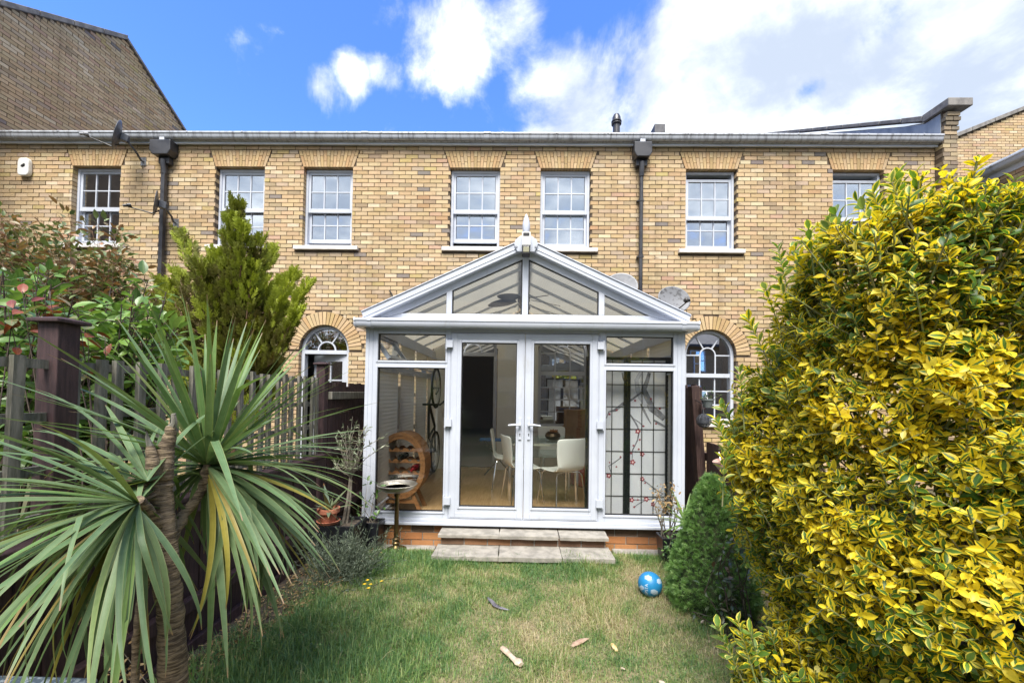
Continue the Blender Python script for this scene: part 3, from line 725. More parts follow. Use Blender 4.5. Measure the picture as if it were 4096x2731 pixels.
def blind_mat():
    m = bpy.data.materials.new('cream_pleated_blind'); m.use_nodes = True; nt = m.node_tree; b = nt.nodes['Principled BSDF']; b.inputs[0].default_value = (.72, .70, .63, 1); b.inputs['Roughness'].default_value = .85
    t = N(nt, 'ShaderNodeBsdfTranslucent'); t.inputs[0].default_value = (.80, .77, .68, 1); mx = N(nt, 'ShaderNodeMixShader'); mx.inputs[0].default_value = .65
    link(nt, b.outputs[0], mx.inputs[1]); link(nt, t.outputs[0], mx.inputs[2]); link(nt, mx.outputs[0], nt.nodes['Material Output'].inputs[0]); return m
M['blind'] = blind_mat()
M['oak'] = simple('oak_floor', (.44, .285, .145), .32, (.34, .205, .095), 6., .12, 40., str3=(9, .6, 1))
M['rackwood'] = simple('acacia_wood', (.25, .12, .047), .42, (.16, .072, .026), 7., .15, 30., str3=(1, 1, 6))
M['dark_wood'] = simple('dark_fan_wood', (.035, .022, .016), .4)
M['brass'] = simple('aged_bronze', (.16, .105, .045), .34, (.07, .05, .03), 12., .1, 40., metal=.85)
M['pewter'] = simple('dull_metal_bowl', (.42, .39, .33), .38, (.26, .24, .20), 10., .1, 40., metal=.8)
M['paper'] = simple('rice_paper', (.80, .81, .83), .85, (.72, .74, .78), 5.)
_t = M['paper'].node_tree; _x = N(_t, 'ShaderNodeBsdfTranslucent'); _x.inputs[0].default_value = (.9, .9, .92, 1); _m = N(_t, 'ShaderNodeMixShader'); _m.inputs[0].default_value = .55
link(_t, _t.nodes['Principled BSDF'].outputs[0], _m.inputs[1]); link(_t, _x.outputs[0], _m.inputs[2]); link(_t, _m.outputs[0], _t.nodes['Material Output'].inputs[0])
M['ink'] = simple('grey_ink', (.085, .085, .095), .8, (.22, .22, .24), 14.)
M['ink_pale'] = simple('pale_ink', (.33, .33, .36), .8, (.45, .45, .48), 14.)
M['red_ink'] = simple('red_ink', (.22, .03, .045), .7)
M['pink_ink'] = simple('pink_ink', (.62, .42, .40), .7)
M['screen_frame'] = simple('black_lacquer', (.010, .012, .012), .3)
M['chair_white'] = simple('cream_moulded_shell', (.78, .79, .73), .32)
M['glass_table'] = glass_mat('table_glass', .06, (.80, .90, .86))
M['card'] = simple('cardboard', (.27, .17, .09), .85, (.22, .135, .07), 5.)
M['red'] = simple('red_fabric', (.25, .02, .03), .8)
M['blue'] = simple('blue_cloth', (.02, .16, .42), .75, (.015, .10, .30), 9.)
M['tyre'] = simple('tyre_rubber', (.012, .012, .013), .7)
M['terracotta'] = simple('terracotta', (.42, .15, .085), .8, (.34, .12, .07), 10., .2, 60.)
M['planter'] = simple('black_planter_plastic', (.010, .011, .014), .35)

X0, X1, XM, YB_ = -1.545, 1.645, .05, YW-.03
SLOPE, RZ = .46, 3.075
cv = thing('conservatory', 'white framed glass conservatory with a pitched roof, finial and double doors on a brick base', 'conservatory', (XM, YF, 0))
# dwarf wall
m = MB(); m.box(X0+.03, X1-.03, YF+.027, YF+.12, -.03, .232)
for s_ in (X0+.03, X1-.13): m.box(s_, s_+.10, YF+.12, YB_, -.03, .232)
bwall = m.build('base_wall', 'mortar_grey', cv)
BP = [((.36, .165, .065), 10), ((.30, .135, .058), 8), ((.41, .20, .085), 7), ((.17, .095, .06), 4), ((.25, .12, .06), 5)]
BB = brick_variants('brick', BP, 12, .215, .03, .065, 'brick_base', .0015)
BB2 = brick_variants('brick', [((.13, .085, .06), 5), ((.19, .12, .075), 5)], 5, .215, .03, .065, 'brick_base', .0015)
for i, zc in enumerate((.0, .076, .152)):
    x = X0+.045+(.1125 if i % 2 else 0)
    if i % 2:
        m = MB(); m.cur = pick_col(BP); m.box(X0+.04, X0+.14, YF+.02, YF+.05, zc, zc+.065); m.build('brick', 'brick_base', bwall)
    while x+.215 < X1-.03:
        put(R.choice(BB2 if i == 2 and R.random() < .6 else BB), 'brick', bwall, (x+.1075, YF+.02+R.uniform(-.002, .002), zc)); x += .225
    if X1-.035-x > .04:
        m = MB(); m.cur = pick_col(BP); m.box(x, X1-.035, YF+.02, YF+.05, zc, zc+.065); m.build('brick', 'brick_base', bwall)
# uPVC sill and frames
m = MB(); m.box(X0-.012, X1+.012, YF-.045, YF+.12, .234, .262); m.box(X0-.004, X1+.004, YF-.018, YF+.10, .262, .291)
for a, b in ((X0-.045, X0+.10), (X1-.10, X1+.045)): m.box(a, b, YF+.12, YB_, .234, .262)
m.build('sill', 'upvc', cv, bevel=.006)
def glazing(parent, gx0, gx1, gz0, gz1, y, name='pane'):
    """black gasket, white bead and the pane; all in the front wall"""
    m = MB(); rect_frame(m, gx0-.004, gx1+.004, gz0-.004, gz1+.004, .010, y+.012, y+.05); m.build('gasket', 'gasket', parent)
    put(pane_mesh(gx1-gx0, gz1-gz0, 'glass'), name, parent, ((gx0+gx1)/2, y+.028, (gz0+gz1)/2), (R.uniform(-.002, .002), 0, R.uniform(-.002, .002)))
def bead(m, gx0, gx1, gz0, gz1, y):
    rect_frame(m, gx0-.020, gx1+.020, gz0-.020, gz1+.020, .0195, y-.007, y+.02)
def light_unit(x0, x1, gx0, gx1):
    m = MB(); z0, z1 = .291, 2.20; y0, y1 = YF, YF+.07
    m.box(x0, gx0, y0, y1, z0, z1); m.box(gx1, x1, y0, y1, z0, z1)
    for a, b in ((z0, .356), (1.787, 1.858), (2.128, z1)): m.box(gx0, gx1, y0, y1, a, b)
    bead(m, gx0, gx1, .356, 1.787, y0); bead(m, gx0, gx1, 1.858, 2.128, y0)
    u = m.build('window_frame', 'upvc', cv, bevel=.004)
    glazing(u, gx0, gx1, .356, 1.787, YF); glazing(u, gx0, gx1, 1.858, 2.128, YF)
    return u
light_unit(-1.475, -.692, -1.424, -.742); light_unit(.802, 1.575, .868, 1.533)
for a, b in ((X0, -.006), (X1-.07, .04)):
    m = MB(); m.box(a, a+.07, YF, YF+.07, .291, 2.20); m.box(a+b, a+b+.036, YF-.006, YF+.03, .291, 2.20); m.build('corner_post', 'upvc', cv, bevel=.006)
m = MB(); m.box(-.692, .802, YF+.002, YF+.072, 2.148, 2.20); m.box(-.692, -.682, YF+.002, YF+.072, .291, 2.148); m.box(.792, .802, YF+.002, YF+.072, .291, 2.148); m.box(-.682, .792, YF+.01, YF+.072, .275, .292)
m.build('door_frame', 'upvc', cv, bevel=.004)
hm = MB(); hm.box(-.030, .030, -.030, .0, -.036, .036); hm.tube([(-.034, -.012, -.05), (-.034, -.012, .05)], .010, 10); HINGE = hm.mesh('hinge', 'upvc')
def door_leaf(x0, x1, gx0, gx1, hx, side):
    m = MB(); z0, z1 = .297, 2.143; gz0, gz1 = .414, 2.045; y0, y1 = YF-.012, YF+.06
    m.box(x0, gx0, y0, y1, z0, z1); m.box(gx1, x1, y0, y1, z0, z1); m.box(gx0, gx1, y0, y1, z0, gz0); m.box(gx0, gx1, y0, y1, gz1, z1)
    bead(m, gx0, gx1, gz0, gz1, y0)
    rect_frame(m, x0+.012, x1-.012, z0+.012, z1-.012, .05, y0-.004, y0+.01)
    d = m.build('door', 'upvc', cv, bevel=.004)
    glazing(d, gx0, gx1, gz0, gz1, YF-.012)
    for z in (2.03, 1.245, .475):
        o = put(HINGE, 'hinge', d, (hx, y0-.002, z))
        if side > 0: o.rotation_euler = (0, PI, 0)
    # lever handle on a long back plate
    cx = (gx1+x1)/2 if side < 0 else (x0+gx0)/2
    m = MB(); m.box(cx-.014, cx+.014, y0-.016, y0-.003, 1.09, 1.30); m.tube([(cx, y0-.012, 1.235), (cx, y0-.055, 1.235)], .011, 10)
    e = -1 if side < 0 else 1
    m.tube([(cx, y0-.05, 1.235), (cx+e*.05, y0-.054, 1.237), (cx+e*.115, y0-.05, 1.230)], [.011, .010, .009], 10)
    hd = m.build('handle', 'upvc', d, smooth=True)
    m = MB(); m.lathe([(0, 0), (.0055, 0), (.0055, .004), (0, .004)], (0, 0, 0), 10); m.xf(Matrix.Translation((cx, y0-.016, 1.145)) @ Matrix.Rotation(PI/2, 4, 'X')); m.box(cx-.003, cx+.003, y0-.019, y0-.015, 1.125, 1.145); m.build('keyhole', 'gasket', hd)
door_leaf(-.680, .056, -.577, -.024, -.695, -1); door_leaf(.0605, .790, .147, .704, .805, 1)
# eaves beam and gutter along the front
m = MB(); m.box(X0-.02, X1+.02, YF-.01, YF+.09, 2.201, 2.272); m.box(X0-.07, X1+.07, YF-.05, YF-.012, 2.205, 2.235); m.build('eaves_beam', 'upvc', cv, bevel=.004)
GP2 = [(3.955, 2.262), (3.868, 2.262), (3.862, 2.252), (3.862, 2.240), (3.870, 2.234), (3.870, 2.205), (3.884, 2.185), (3.955, 2.180)]
n = len(GP2)
def gut2(a, b, e=0., name='gutter', par=cv):
    m = MB(); P = [(y-(e if y < 3.95 else 0), z+(e if z > 2.25 else -e)) for y, z in GP2]
    m.add([(x, y, z) for x in (a, b) for y, z in P], [(i, i+n, i+1+n, i+1) for i in range(n-1)]+[tuple(range(n)), tuple(range(2*n-1, n-1, -1))]); return m.build(name, 'upvc', par, smooth=True)
gf = gut2(-1.625, 1.735)
for x in (-1.475, 1.585): gut2(x-.018, x+.018, .005, 'gutter_union', gf)
for x in (-1.618, 1.728): gut2(x-.008, x+.008, .004, 'gutter_end_cap', gf)
for s_, xo in ((-1, X0-.02), (1, X1+.02)):
    m = MB(); P = [(xo+s_*(3.955-y), z) for y, z in GP2]
    m.add([(x, y, z) for y in (3.955, YB_) for x, z in P], [(i, i+n, i+1+n, i+1) for i in range(n-1)]); m.build('side_gutter', 'upvc', cv, smooth=True)
# gable
def roof_z(x, drop=0.): return RZ-drop-SLOPE*abs(x-XM)
m = MB()
for s_ in (-1, 1):
    e = 1.625; xe = XM+s_*e
    m.prism([(XM, RZ), (xe, RZ-SLOPE*e), (xe+s_*(-.035), RZ-SLOPE*e-.08), (XM, RZ-.095)], YF-.075, YF+.07)
    m.prism([(XM, RZ+.012), (xe, RZ-SLOPE*e+.012), (xe, RZ-SLOPE*e), (XM, RZ)], YF-.085, YF+.10)
    m.prism([(XM, RZ-.05), (xe-s_*.01, RZ-SLOPE*e-.045), (xe-s_*.015, RZ-SLOPE*e-.057), (XM, RZ-.062)], YF-.080, YF-.070)
m.build('verge_rafters', 'upvc', cv, bevel=.004)
m = MB(); d1, d2 = .0955, .166
for s_ in (-1, 1):
    e = 1.60; m.prism([(XM+s_*.0, RZ-d1), (XM+s_*e, RZ-d1-SLOPE*e), (XM+s_*1.245, RZ-d2-SLOPE*1.245), (XM, RZ-d2)], YF-.012, YF+.06)
    m.prism([(XM+s_*1.245, RZ-d2-SLOPE*1.245), (XM+s_*1.60, RZ-d1-SLOPE*1.6), (XM+s_*1.60, 2.273), (XM+s_*1.245, 2.273)], YF-.004, YF+.05)
m.box(XM-1.245, XM+1.245, YF-.014, YF+.06, 2.273, 2.334)
for x, w in ((XM, .030), (-.712, .028), (.814, .028)): m.prism([(x-w, 2.334), (x+w, 2.334), (x+w, roof_z(x+w, d2-.002)), (x-w, roof_z(x-w, d2-.002))] if x != XM else [(x-w, 2.334), (x+w, 2.334), (x+w, RZ-d2), (x-w, RZ-d2)], YF-.016, YF+.058)
gfz = m.build('gable_frame', 'upvc', cv, bevel=.004)
for poly in ([(-1.195, 2.334), (-.740, 2.334), (-.740, roof_z(-.740, d2))], [(-.684, 2.334), (XM-.03, 2.334), (XM-.03, roof_z(XM-.03, d2)), (-.684, roof_z(-.684, d2))],
             [(XM+.03, 2.334), (.786, 2.334), (.786, roof_z(.786, d2)), (XM+.03, roof_z(XM+.03, d2))], [(.842, 2.334), (1.295, 2.334), (.842, roof_z(.842, d2))]):
    c = (sum(p[0] for p in poly)/len(poly), sum(p[1] for p in poly)/len(poly))
    m = MB(); k = len(poly); inn = [(p[0]+(c[0]-p[0])*.035, p[1]+(c[1]-p[1])*.05) for p in poly]
    m.add([(p[0], YF+.008, p[1]) for p in poly]+[(p[0], YF+.012, p[1]) for p in inn], [(i, (i+1) % k, (i+1) % k+k, i+k) for i in range(k)]); m.build('gasket', 'gasket', gfz)
    m = MB(); m.prism(poly, YF+.020, YF+.024); m.build('gable_pane', 'glass', gfz)
# ridge, finial
m = MB(); m.box(XM-.05, XM+.05, YF+.07, YB_, 3.02, 3.065); m.prism([(XM-.09, 3.045), (XM, 3.10), (XM+.09, 3.045), (XM+.09, 3.03), (XM, 3.085), (XM-.09, 3.03)], YF+.07, YB_); m.build('ridge', 'upvc', cv)
m = MB(); m.prism([(XM-.085, 2.935), (XM+.085, 2.935), (XM+.118, 3.01), (XM+.105, 3.055), (XM+.06, 3.09), (XM, 3.10), (XM-.06, 3.09), (XM-.105, 3.055), (XM-.118, 3.01)], YF-.105, YF-.086)
fp = m.build('finial_plate', 'upvc', cv, bevel=.006)
m = MB()
for x in (-.092, .092): m.tube([(XM+x, YF-.112, 2.985), (XM+x, YF-.104, 2.985)], .008, 8)
m.build('screws', 'steel', fp)
m = MB(); m.lathe([(.045, 0), (.045, .02), (.03, .03), (.026, .07), (.036, .08), (.036, .088), (.026, .095), (.033, .13), (.039, .17), (.036, .215), (.025, .26), (.010, .30), (0, .312)], (XM, YF-.06, 3.02+.0), 20); m.build('finial', 'upvc', cv, smooth=True)
# roof panels: five a side, glazing bars between
ys = [YF+.07+(YB_-YF-.07)*i/5 for i in range(6)]
for s_ in (-1, 1):
    for a, b in zip(ys, ys[1:]):
        m = MB(); e0, e1 = .06, 1.66
        m.prism([(XM+s_*e0, RZ-.03-SLOPE*e0), (XM+s_*e1, RZ-.03-SLOPE*e1), (XM+s_*e1, RZ-.014-SLOPE*e1), (XM+s_*e0, RZ-.014-SLOPE*e0)], a+.012, b-.012); m.build('roof_panel', 'poly', cv)
    for y in ys[1:-1]:
        m = MB(); m.prism([(XM+s_*.05, RZ-.055-SLOPE*.05), (XM+s_*1.64, RZ-.055-SLOPE*1.64), (XM+s_*1.64, RZ+.004-SLOPE*1.64), (XM+s_*.05, RZ+.004-SLOPE*.05)], y-.022, y+.022); m.build('glazing_bar', 'upvc', cv)
    m = MB(); y = ys[2]
    pts = [(XM+s_*(1.35-1.25*i/40), y-.02, 2.33+.36*i/40) for i in range(41)]; m.tube(pts, [.009 if i % 2 else .005 for i in range(41)], 6); m.build('tie_bar', 'steel', cv, smooth=True)
# glazed sides
def side(xo, s_, opens):
    x0, x1 = (xo, xo+.06) if s_ < 0 else (xo-.06, xo)
    m = MB(); yb = [YF+.07, 4.86, 5.60, 6.34, YB_]
    m.box(x0, x1, yb[0], yb[-1], .262, .33); m.box(x0, x1, yb[0], yb[-1], 2.15, 2.27); m.box(x0, x1, yb[0], yb[-1], 1.79, 1.85)
    for y in yb: m.box(x0-.002, x1+.002, y-.03 if y > yb[0] else y, y+.03 if y < yb[-1] else y, .33, 2.15)
    f = m.build('side_frame', 'upvc', cv, bevel=.004)
    for i, (a, b) in enumerate(zip(yb, yb[1:])):
        m = MB(); m.box(xo+s_*-.03-.002, xo+s_*-.03+.002, a+.03, b-.03, .33, 1.79); m.build('pane', 'glass', f)
        if i not in opens: m = MB(); m.box(xo+s_*-.03-.002, xo+s_*-.03+.002, a+.03, b-.03, 1.85, 2.15); m.build('pane', 'glass', f)
        else:
            # top-hung light pushed open
            ang = .62; hx, hz = xo, 2.16; H_ = .34
            m = MB(); rect_frame(m, -.36, .36, -H_, 0, .05, -.02, .02)
            T = Matrix.Translation((hx, (a+b)/2, hz)) @ Matrix.Rotation(PI/2*s_*-1, 4, 'Z') @ Matrix.Rotation(ang*-1, 4, 'X')
            m.xf(T); ol = m.build('open_light', 'upvc', cv, bevel=.004)
            m = MB(); m.box(-.31, .31, -.002, .002, -H_+.05, -.05); m.xf(T); m.build('open_pane', 'glass', ol)
side(X0, -1, (0,)); side(X1, 1, ())
# floor of oak boards, plastered inside of the house wall
FZ = .20
m = MB(); m.box(X0+.06, X1-.06, YF+.07, YW+.3, .10, FZ-.004); fl_ = m.build('floor', 'soil', cv)
PK = []
for k in range(6):
    mm = MB(); L = 1.15; mm.box(-.0625, .0625, 0, L, 0, .006); PK.append(mm.mesh('plank', 'oak'))
x = X0+.13; i = 0
while x < X1-.10:
    y = YF+.075-(i*.43 % 1.1)
    while y < YW-.05:
        if y < YF+.07 or y+1.15 > YW+.2:
            a, b = max(y, YF+.072), min(y+1.147, YW+.2); mm = MB(); mm.box(x-.0625, x+.0625, a, b, FZ-.004, FZ+.002); mm.build('plank', 'oak', fl_)
        else: put(R.choice(PK), 'plank', fl_, (x, y, FZ-.004+R.uniform(-.0005, .0005)), None, (1, .998, 1))
        y += 1.15
    x += .1265; i += 1
m = MB(); nx = 110
for i in range(nx):
    a, b = X0+.02+(X1-X0-.04)*i/nx, X0+.02+(X1-X0-.04)*(i+1)/nx; c = (a+b)/2; zt = roof_z(c, .04)
    segs = [(FZ, zt)]
    for k in ('B1', 'B2'):
        dx = abs(c-WX[k])
        if dx < AR: segs = minus(FZ, zt, [(ARCH[k]+(0 if k == 'B1' else 0), SPR+math.sqrt(AR*AR-dx*dx))])
    for z0, z1 in segs: m.box(a, b, YB_-.002, YW-.004, z0, z1)
m.build('inner_wall', 'plaster', cv)
# ------------------------------------------------------------------ steps
st = thing('garden_steps', 'two paved steps with a brick riser below the conservatory doors', 'steps', (XM, 3.8, 0))
def slab(x0, x1, y0, y1, z0, z1, me='paving'):
    m = MB(); nx, ny = 7, 3
    P = lambda i, k, z: (x0+(x1-x0)*i/nx+(R.uniform(-.004, .004)), y0+(y1-y0)*k/ny+(R.uniform(-.005, .005) if k == 0 else 0), z+R.uniform(-.0015, .0015))
    top = [P(i, k, z1) for k in range(ny+1) for i in range(nx+1)]; bot = [(a, b, z0) for a, b, _ in top]; q = nx+1; n_ = len(top)
    fs = [(k*q+i, k*q+i+1, (k+1)*q+i+1, (k+1)*q+i) for k in range(ny) for i in range(nx)]
    ed = [k for k in range(nx)]
    fs += [(i, i+n_, i+1+n_, i+1) for i in range(nx)]+[(ny*q+i+1, ny*q+i+1+n_, ny*q+i+n_, ny*q+i) for i in range(nx)]
    fs += [((k+1)*q, (k+1)*q+n_, k*q+n_, k*q) for k in range(ny)]+[(k*q+nx, k*q+nx+n_, (k+1)*q+nx+n_, (k+1)*q+nx) for k in range(ny)]
    m.add(top+bot, fs); return m.build('slab', me, st, bevel=.004)
slab(-.742, -.170, 3.79, 4.02, .178, .207); slab(-.164, .395, 3.785, 4.02, .177, .209); slab(.402, .862, 3.782, 4.02, .178, .208)
slab(-.752, -.165, 3.565, 3.85, .062, .100); slab(-.158, .400, 3.56, 3.85, .063, .103); slab(.407, .872, 3.57, 3.85, .061, .101)
m = MB(); m.box(-.72, .84, 3.832, 4.0, .02, .177); m.build('riser_core', 'mortar_grey', st)
RB = brick_variants('brick', [((.16, .095, .062), 8), ((.22, .13, .08), 6), ((.28, .15, .08), 4)], 8, .210, .03, .066, 'brick_base', .0015)
for i in range(7): put(R.choice(RB), 'brick', st, (-.61+.222*i, 3.826, .106))
m = MB(); m.box(.94, X1+.02, 3.80, YF+.018, -.02, .028); m.box(X0, -.80, 3.84, YF+.018, -.02, .022); struct('concrete_ledge', m, 'paving_edge', bevel=.008)
# ------------------------------------------------------------------ solar lamp under the finial
p = at(2105, 990, 3.86)
sl2 = thing('solar_lamp', 'small white solar lamp with a square lens fixed under the finial', 'lamp', (XM, 3.86, 2.9))
m = MB(); m.box(XM-.042, XM+.042, 3.80, 3.893, 2.965, 3.095); m.build('casing', 'white_plastic', sl2, bevel=.006)
m = MB(); m.box(XM-.03, XM+.03, 3.797, 3.801, 3.055, 3.085); m.build('panel', 'black_plastic', sl2)
m = MB(); m.box(XM-.038, XM+.038, 3.79, 3.885, 2.875, 2.962); m.build('lamp_head', 'black_plastic', sl2, bevel=.008)
M['lens'] = simple('lamp_lens', (.30, .29, .20), .15); m = MB(); m.box(XM-.028, XM+.028, 3.786, 3.791, 2.895, 2.945); m.build('lens', 'lens', sl2, bevel=.002)
# ================================================================== INSIDE
def blind_thing(x, y0, y1, z0, z1, label, rev):
    nz = int((z1-z0)/.021); m = MB(); vs = []
    for i in range(nz+1):
        xx = x+(.0014 if i % 2 else -.0014); vs += [(xx, y0, z0+(z1-z0)*i/nz), (xx, y1, z0+(z1-z0)*i/nz)]
    m.add(vs, [(2*i, 2*i+1, 2*i+3, 2*i+2) for i in range(nz)])
    t = thing('pleated_blind', label, 'blind', (x, (y0+y1)/2, z0), group='pleated blinds along the conservatory sides')
    m.build('fabric', 'blind', t); m = MB(); m.box(x-.014, x+.014, y0, y1, z0-.016, z0); m.box(x-.014, x+.014, y0, y1, z1, z1+.016); m.build('rail', 'upvc', t)
for a, b in ((4.11, 4.80), (4.91, 5.55), (5.65, 6.29), (6.39, 7.02)):
    blind_thing(X0+.085, a, b, .36, 1.76, 'cream pleated blind drawn down on the conservatory side behind the wine rack', 0)
    blind_thing(X1-.085, a, b, .36, 1.76, 'cream pleated blind on the conservatory side behind the blossom screen', 0)
    if a > 4.5: blind_thing(X0+.085, a, b, 1.90, 2.12, 'short cream pleated blind in the top lights above the wine rack', 0)
    blind_thing(X1-.085, a, b, 1.96, 2.12, 'short cream pleated blind in the top lights above the blossom screen', 0)
# wine rack: oval hoop of staves on splayed legs
c = at(1612, 1855, 4.62); wr = thing('wine_rack', 'oval wooden barrel wine rack on splayed legs behind the glass', 'wine rack', (c.x, 4.62, FZ))
a_, b_ = .285, .375; cz = .215+b_+.09
zc = c.z; nst = 30
for k in range(nst):
    t0, t1 = 2*PI*k/nst+.004, 2*PI*(k+1)/nst-.004
    m = MB(); m.prism([(c.x+a_*q*math.cos(t), zc+b_*q*math.sin(t)) for q, t in ((.90, t0), (1, t0), (1, t1), (.90, t1))], 4.50, 4.80); m.build('stave', 'rackwood', wr)
m = MB(); arch = [(c.x+a_*.91*math.cos(2*PI*k/40), zc+b_*.91*math.sin(2*PI*k/40)) for k in range(40)]
for yy in (4.505, 4.775):
    for k in range(40):
        t0, t1 = 2*PI*k/40, 2*PI*(k+1)/40
        m.prism([(c.x+a_*q*math.cos(t), zc+b_*q*math.sin(t)) for q, t in ((.80, t0), (.895, t0), (.895, t1), (.80, t1))], yy, yy+.02)
m.build('hoop', 'rackwood', wr)
for k, dz in enumerate((-.22, -.10, .03, .155)):
    hw = a_*.80*math.sqrt(max(0, 1-(dz/(b_*.84))**2))
    for yy in (4.52, 4.75):
        nn = 24; top_ = [(c.x-hw+2*hw*i/nn, zc+dz+.04-.028*max(0, math.cos((i/nn-.5)*2*hw/.10*2*PI))) for i in range(nn+1)]
        m = MB(); m.prism([(c.x-hw, zc+dz)]+[(c.x+hw, zc+dz)]+top_[::-1], yy, yy+.018); m.build('shelf', 'rackwood', wr)
for s_ in (-1, 1):
    for yy in (4.52, 4.75):
        m = MB(); xt, xb = c.x+s_*.13, c.x+s_*.23; m.prism([(xt-.022, zc-b_*.80), (xt+.022, zc-b_*.80), (xb+.022, FZ), (xb-.022, FZ)], yy, yy+.03); m.build('leg', 'rackwood', wr)
m = MB(); m.box(c.x-.19, c.x+.19, 4.525, 4.545, FZ+.09, FZ+.125); m.build('stretcher', 'rackwood', wr)
def bottle(x, z, mat, lab):
    m = MB(); m.lathe([(0, 0), (.037, 0), (.037, .19), (.013, .235), (.013, .30), (0, .30)], (0, 0, 0), 14); m.xf(Matrix.Translation((x, 4.79, z)) @ Matrix.Rotation(PI/2, 4, 'X'))
    b = tag(m.build('wine_bottle', mat, smooth=True), lab, 'bottle')
M['bottle'] = simple('bottle_glass', (.01, .015, .012), .08); M['bottle_red'] = simple('red_foil_bottle', (.22, .015, .02), .25)
bottle(c.x-.015, zc+.03+.05, 'bottle', 'dark wine bottle lying in the middle of the oval wine rack'); bottle(c.x+.13, zc-.10+.05, 'bottle_red', 'red capped wine bottle lying at the side of the oval wine rack'); bottle(c.x-.10, zc-.22+.05, 'bottle', 'dark wine bottle lying low in the oval wine rack')
# dining table and chairs
tb = thing('dining_table', 'glass topped dining table with chrome legs inside the conservatory', 'table', (.33, 5.45, FZ))
m = MB(); m.box(-.16, .80, 5.02, 5.88, .928, .940); m.build('top', 'glass_table', tb, bevel=.004); m = MB(); m.box(-.08, .72, 5.10, 5.80, .74, .748); m.build('shelf', 'glass_table', tb)
for x in (-.10, .74):
    for y in (5.08, 5.82): m = MB(); m.tube([(x, y, FZ+.002), (x, y, .928)], .026, 14); m.build('leg', 'chrome', tb, smooth=True)
m = MB(); rect_frame(m, -.09, .73, .89, .915, .012, 5.07, 5.09); rect_frame(m, -.09, .73, .89, .915, .012, 5.81, 5.83); m.build('rail', 'chrome', tb)
def make_chair():
    t = thing('dining_chair', 'x', 'chair', (0, 0, 0), group='dining chairs round the glass table')
    prof = [(.20, .445), (.10, .435), (0, .435), (-.10, .44), (-.165, .455), (-.195, .50), (-.215, .60), (-.235, .72), (-.25, .84)]   # y (front +), z
    m = MB(); vs = []; nx = 6
    for j, (y, z) in enumerate(prof):
        hw = .205 if j < 5 else (.185 if j == 5 else .195+.012*(j-5))
        for i in range(nx+1):
            u = -1+2*i/nx; vs.append((u*hw, y+(.03*u*u if j > 5 else 0), z+(.012*u*u if j < 5 else 0)))
    m.add(vs, [(j*(nx+1)+i, j*(nx+1)+i+1, (j+1)*(nx+1)+i+1, (j+1)*(nx+1)+i) for j in range(len(prof)-1) for i in range(nx)])
    sh = m.build('seat_shell', 'chair_white', t, smooth=True); q = sh.modifiers.new('s', 'SOLIDIFY'); q.thickness = .014; q.offset = 1; q = sh.modifiers.new('b', 'SUBSURF'); q.levels = 1; q.render_levels = 1
    for sx in (-1, 1):
        for sy in (-1, 1):
            m = MB(); m.tube([(sx*.03, sy*.11, .425), (sx*.15, sy*.14, .420), (sx*.18, sy*.16, .39), (sx*.215, sy*.21, .0)], .0085, 8); m.build('leg', 'chrome', t, smooth=True)
    return t
ch0 = make_chair()
for i, (x, y, rz, lab) in enumerate([(.53, 4.86, .50, 'white moulded chair with its back to the doors, beside the table leg'), (.06, 5.02, -1.25, 'white moulded chair at the table corner beside the ironing board'),
                                     (.55, 6.16, PI+.1, 'white moulded chair on the far side of the table behind the bronze bowl'), (-.14, 5.70, -PI/2, 'white moulded chair at the table end towards the open kitchen door')]):
    o = ch0 if i == 0 else copy_tree(ch0)
    o.location = (x, y, FZ); o.rotation_euler = (0, 0, rz); o['label'] = lab
p = at(2211, 1738, 5.30)
pb_ = thing('bronze_bowl', 'round bronze bowl standing on the glass dining table', 'bowl', (p.x, 5.30, .94))
m = MB(); m.lathe([(.05, 0), (.085, .02), (.105, .055), (.09, .09), (.07, .10), (.078, .11), (.07, .108), (.055, .09), (0, .06)], (p.x, 5.30, .9405), 24); m.build('body', 'brass', pb_, smooth=True)
m = MB()
for k in range(40): a = R.uniform(0, 6.28); r = R.uniform(0, .055); m.tube([(p.x+r*math.cos(a), 5.3+r*math.sin(a), 1.02), (p.x+r*1.2*math.cos(a), 5.3+r*1.2*math.sin(a), 1.065+R.uniform(0, .02))], [.012, .004], 5)
m.build('dried_filling', 'rackwood', pb_)
# folding blossom screen
sc = thing('folding_screen', 'paper room screen with black lattice and red blossom branches behind the glass', 'screen', (1.17, 4.25, FZ))
PX = lambda px, py: at(px, py, 4.22)
z0, z1 = FZ+.01, PX(2560, 1440).z
xj0, xj1, xr0, xr1 = PX(2494, 1750).x, PX(2520, 1750).x, PX(2661, 1750).x, PX(2686, 1750).x; xl = xj0-(xr0-xj1)-.001
m = MB(); m.box(xl, xj0, 4.228, 4.232, z0, z1); m.build('paper_panel', 'paper', sc); m = MB(); m.box(xj1, xr0, 4.228, 4.232, z0, z1); m.build('paper_panel', 'paper', sc)
m = MB()
for a, b in ((xl-.03, xl), (xj0, (xj0+xj1)/2-.001), ((xj0+xj1)/2+.001, xj1), (xr0, xr1)): m.box(a, b, 4.212, 4.245, FZ, z1+.03)
for a, b in ((xl, xj0), (xj1, xr0)): m.box(a, b, 4.212, 4.245, z1, z1+.03); m.box(a, b, 4.212, 4.245, FZ+.01, FZ+.045)
m.build('frame', 'screen_frame', sc)
cw = (xr0-xj1)/3; rhh = .2325; ztop = PX(2560, 1539).z
m = MB()
for bx in (xl, xj1):
    for k in (1, 2): m.box(bx+k*cw-.0035, bx+k*cw+.0035, 4.216, 4.222, FZ+.045, z1)
    for k in range(-1, 7):
        z = ztop-k*rhh
        if FZ+.06 < z < z1-.02: m.box(bx, bx+3*cw, 4.2225, 4.2265, z-.0035, z+.0035)
m.build('lattice', 'screen_frame', sc)
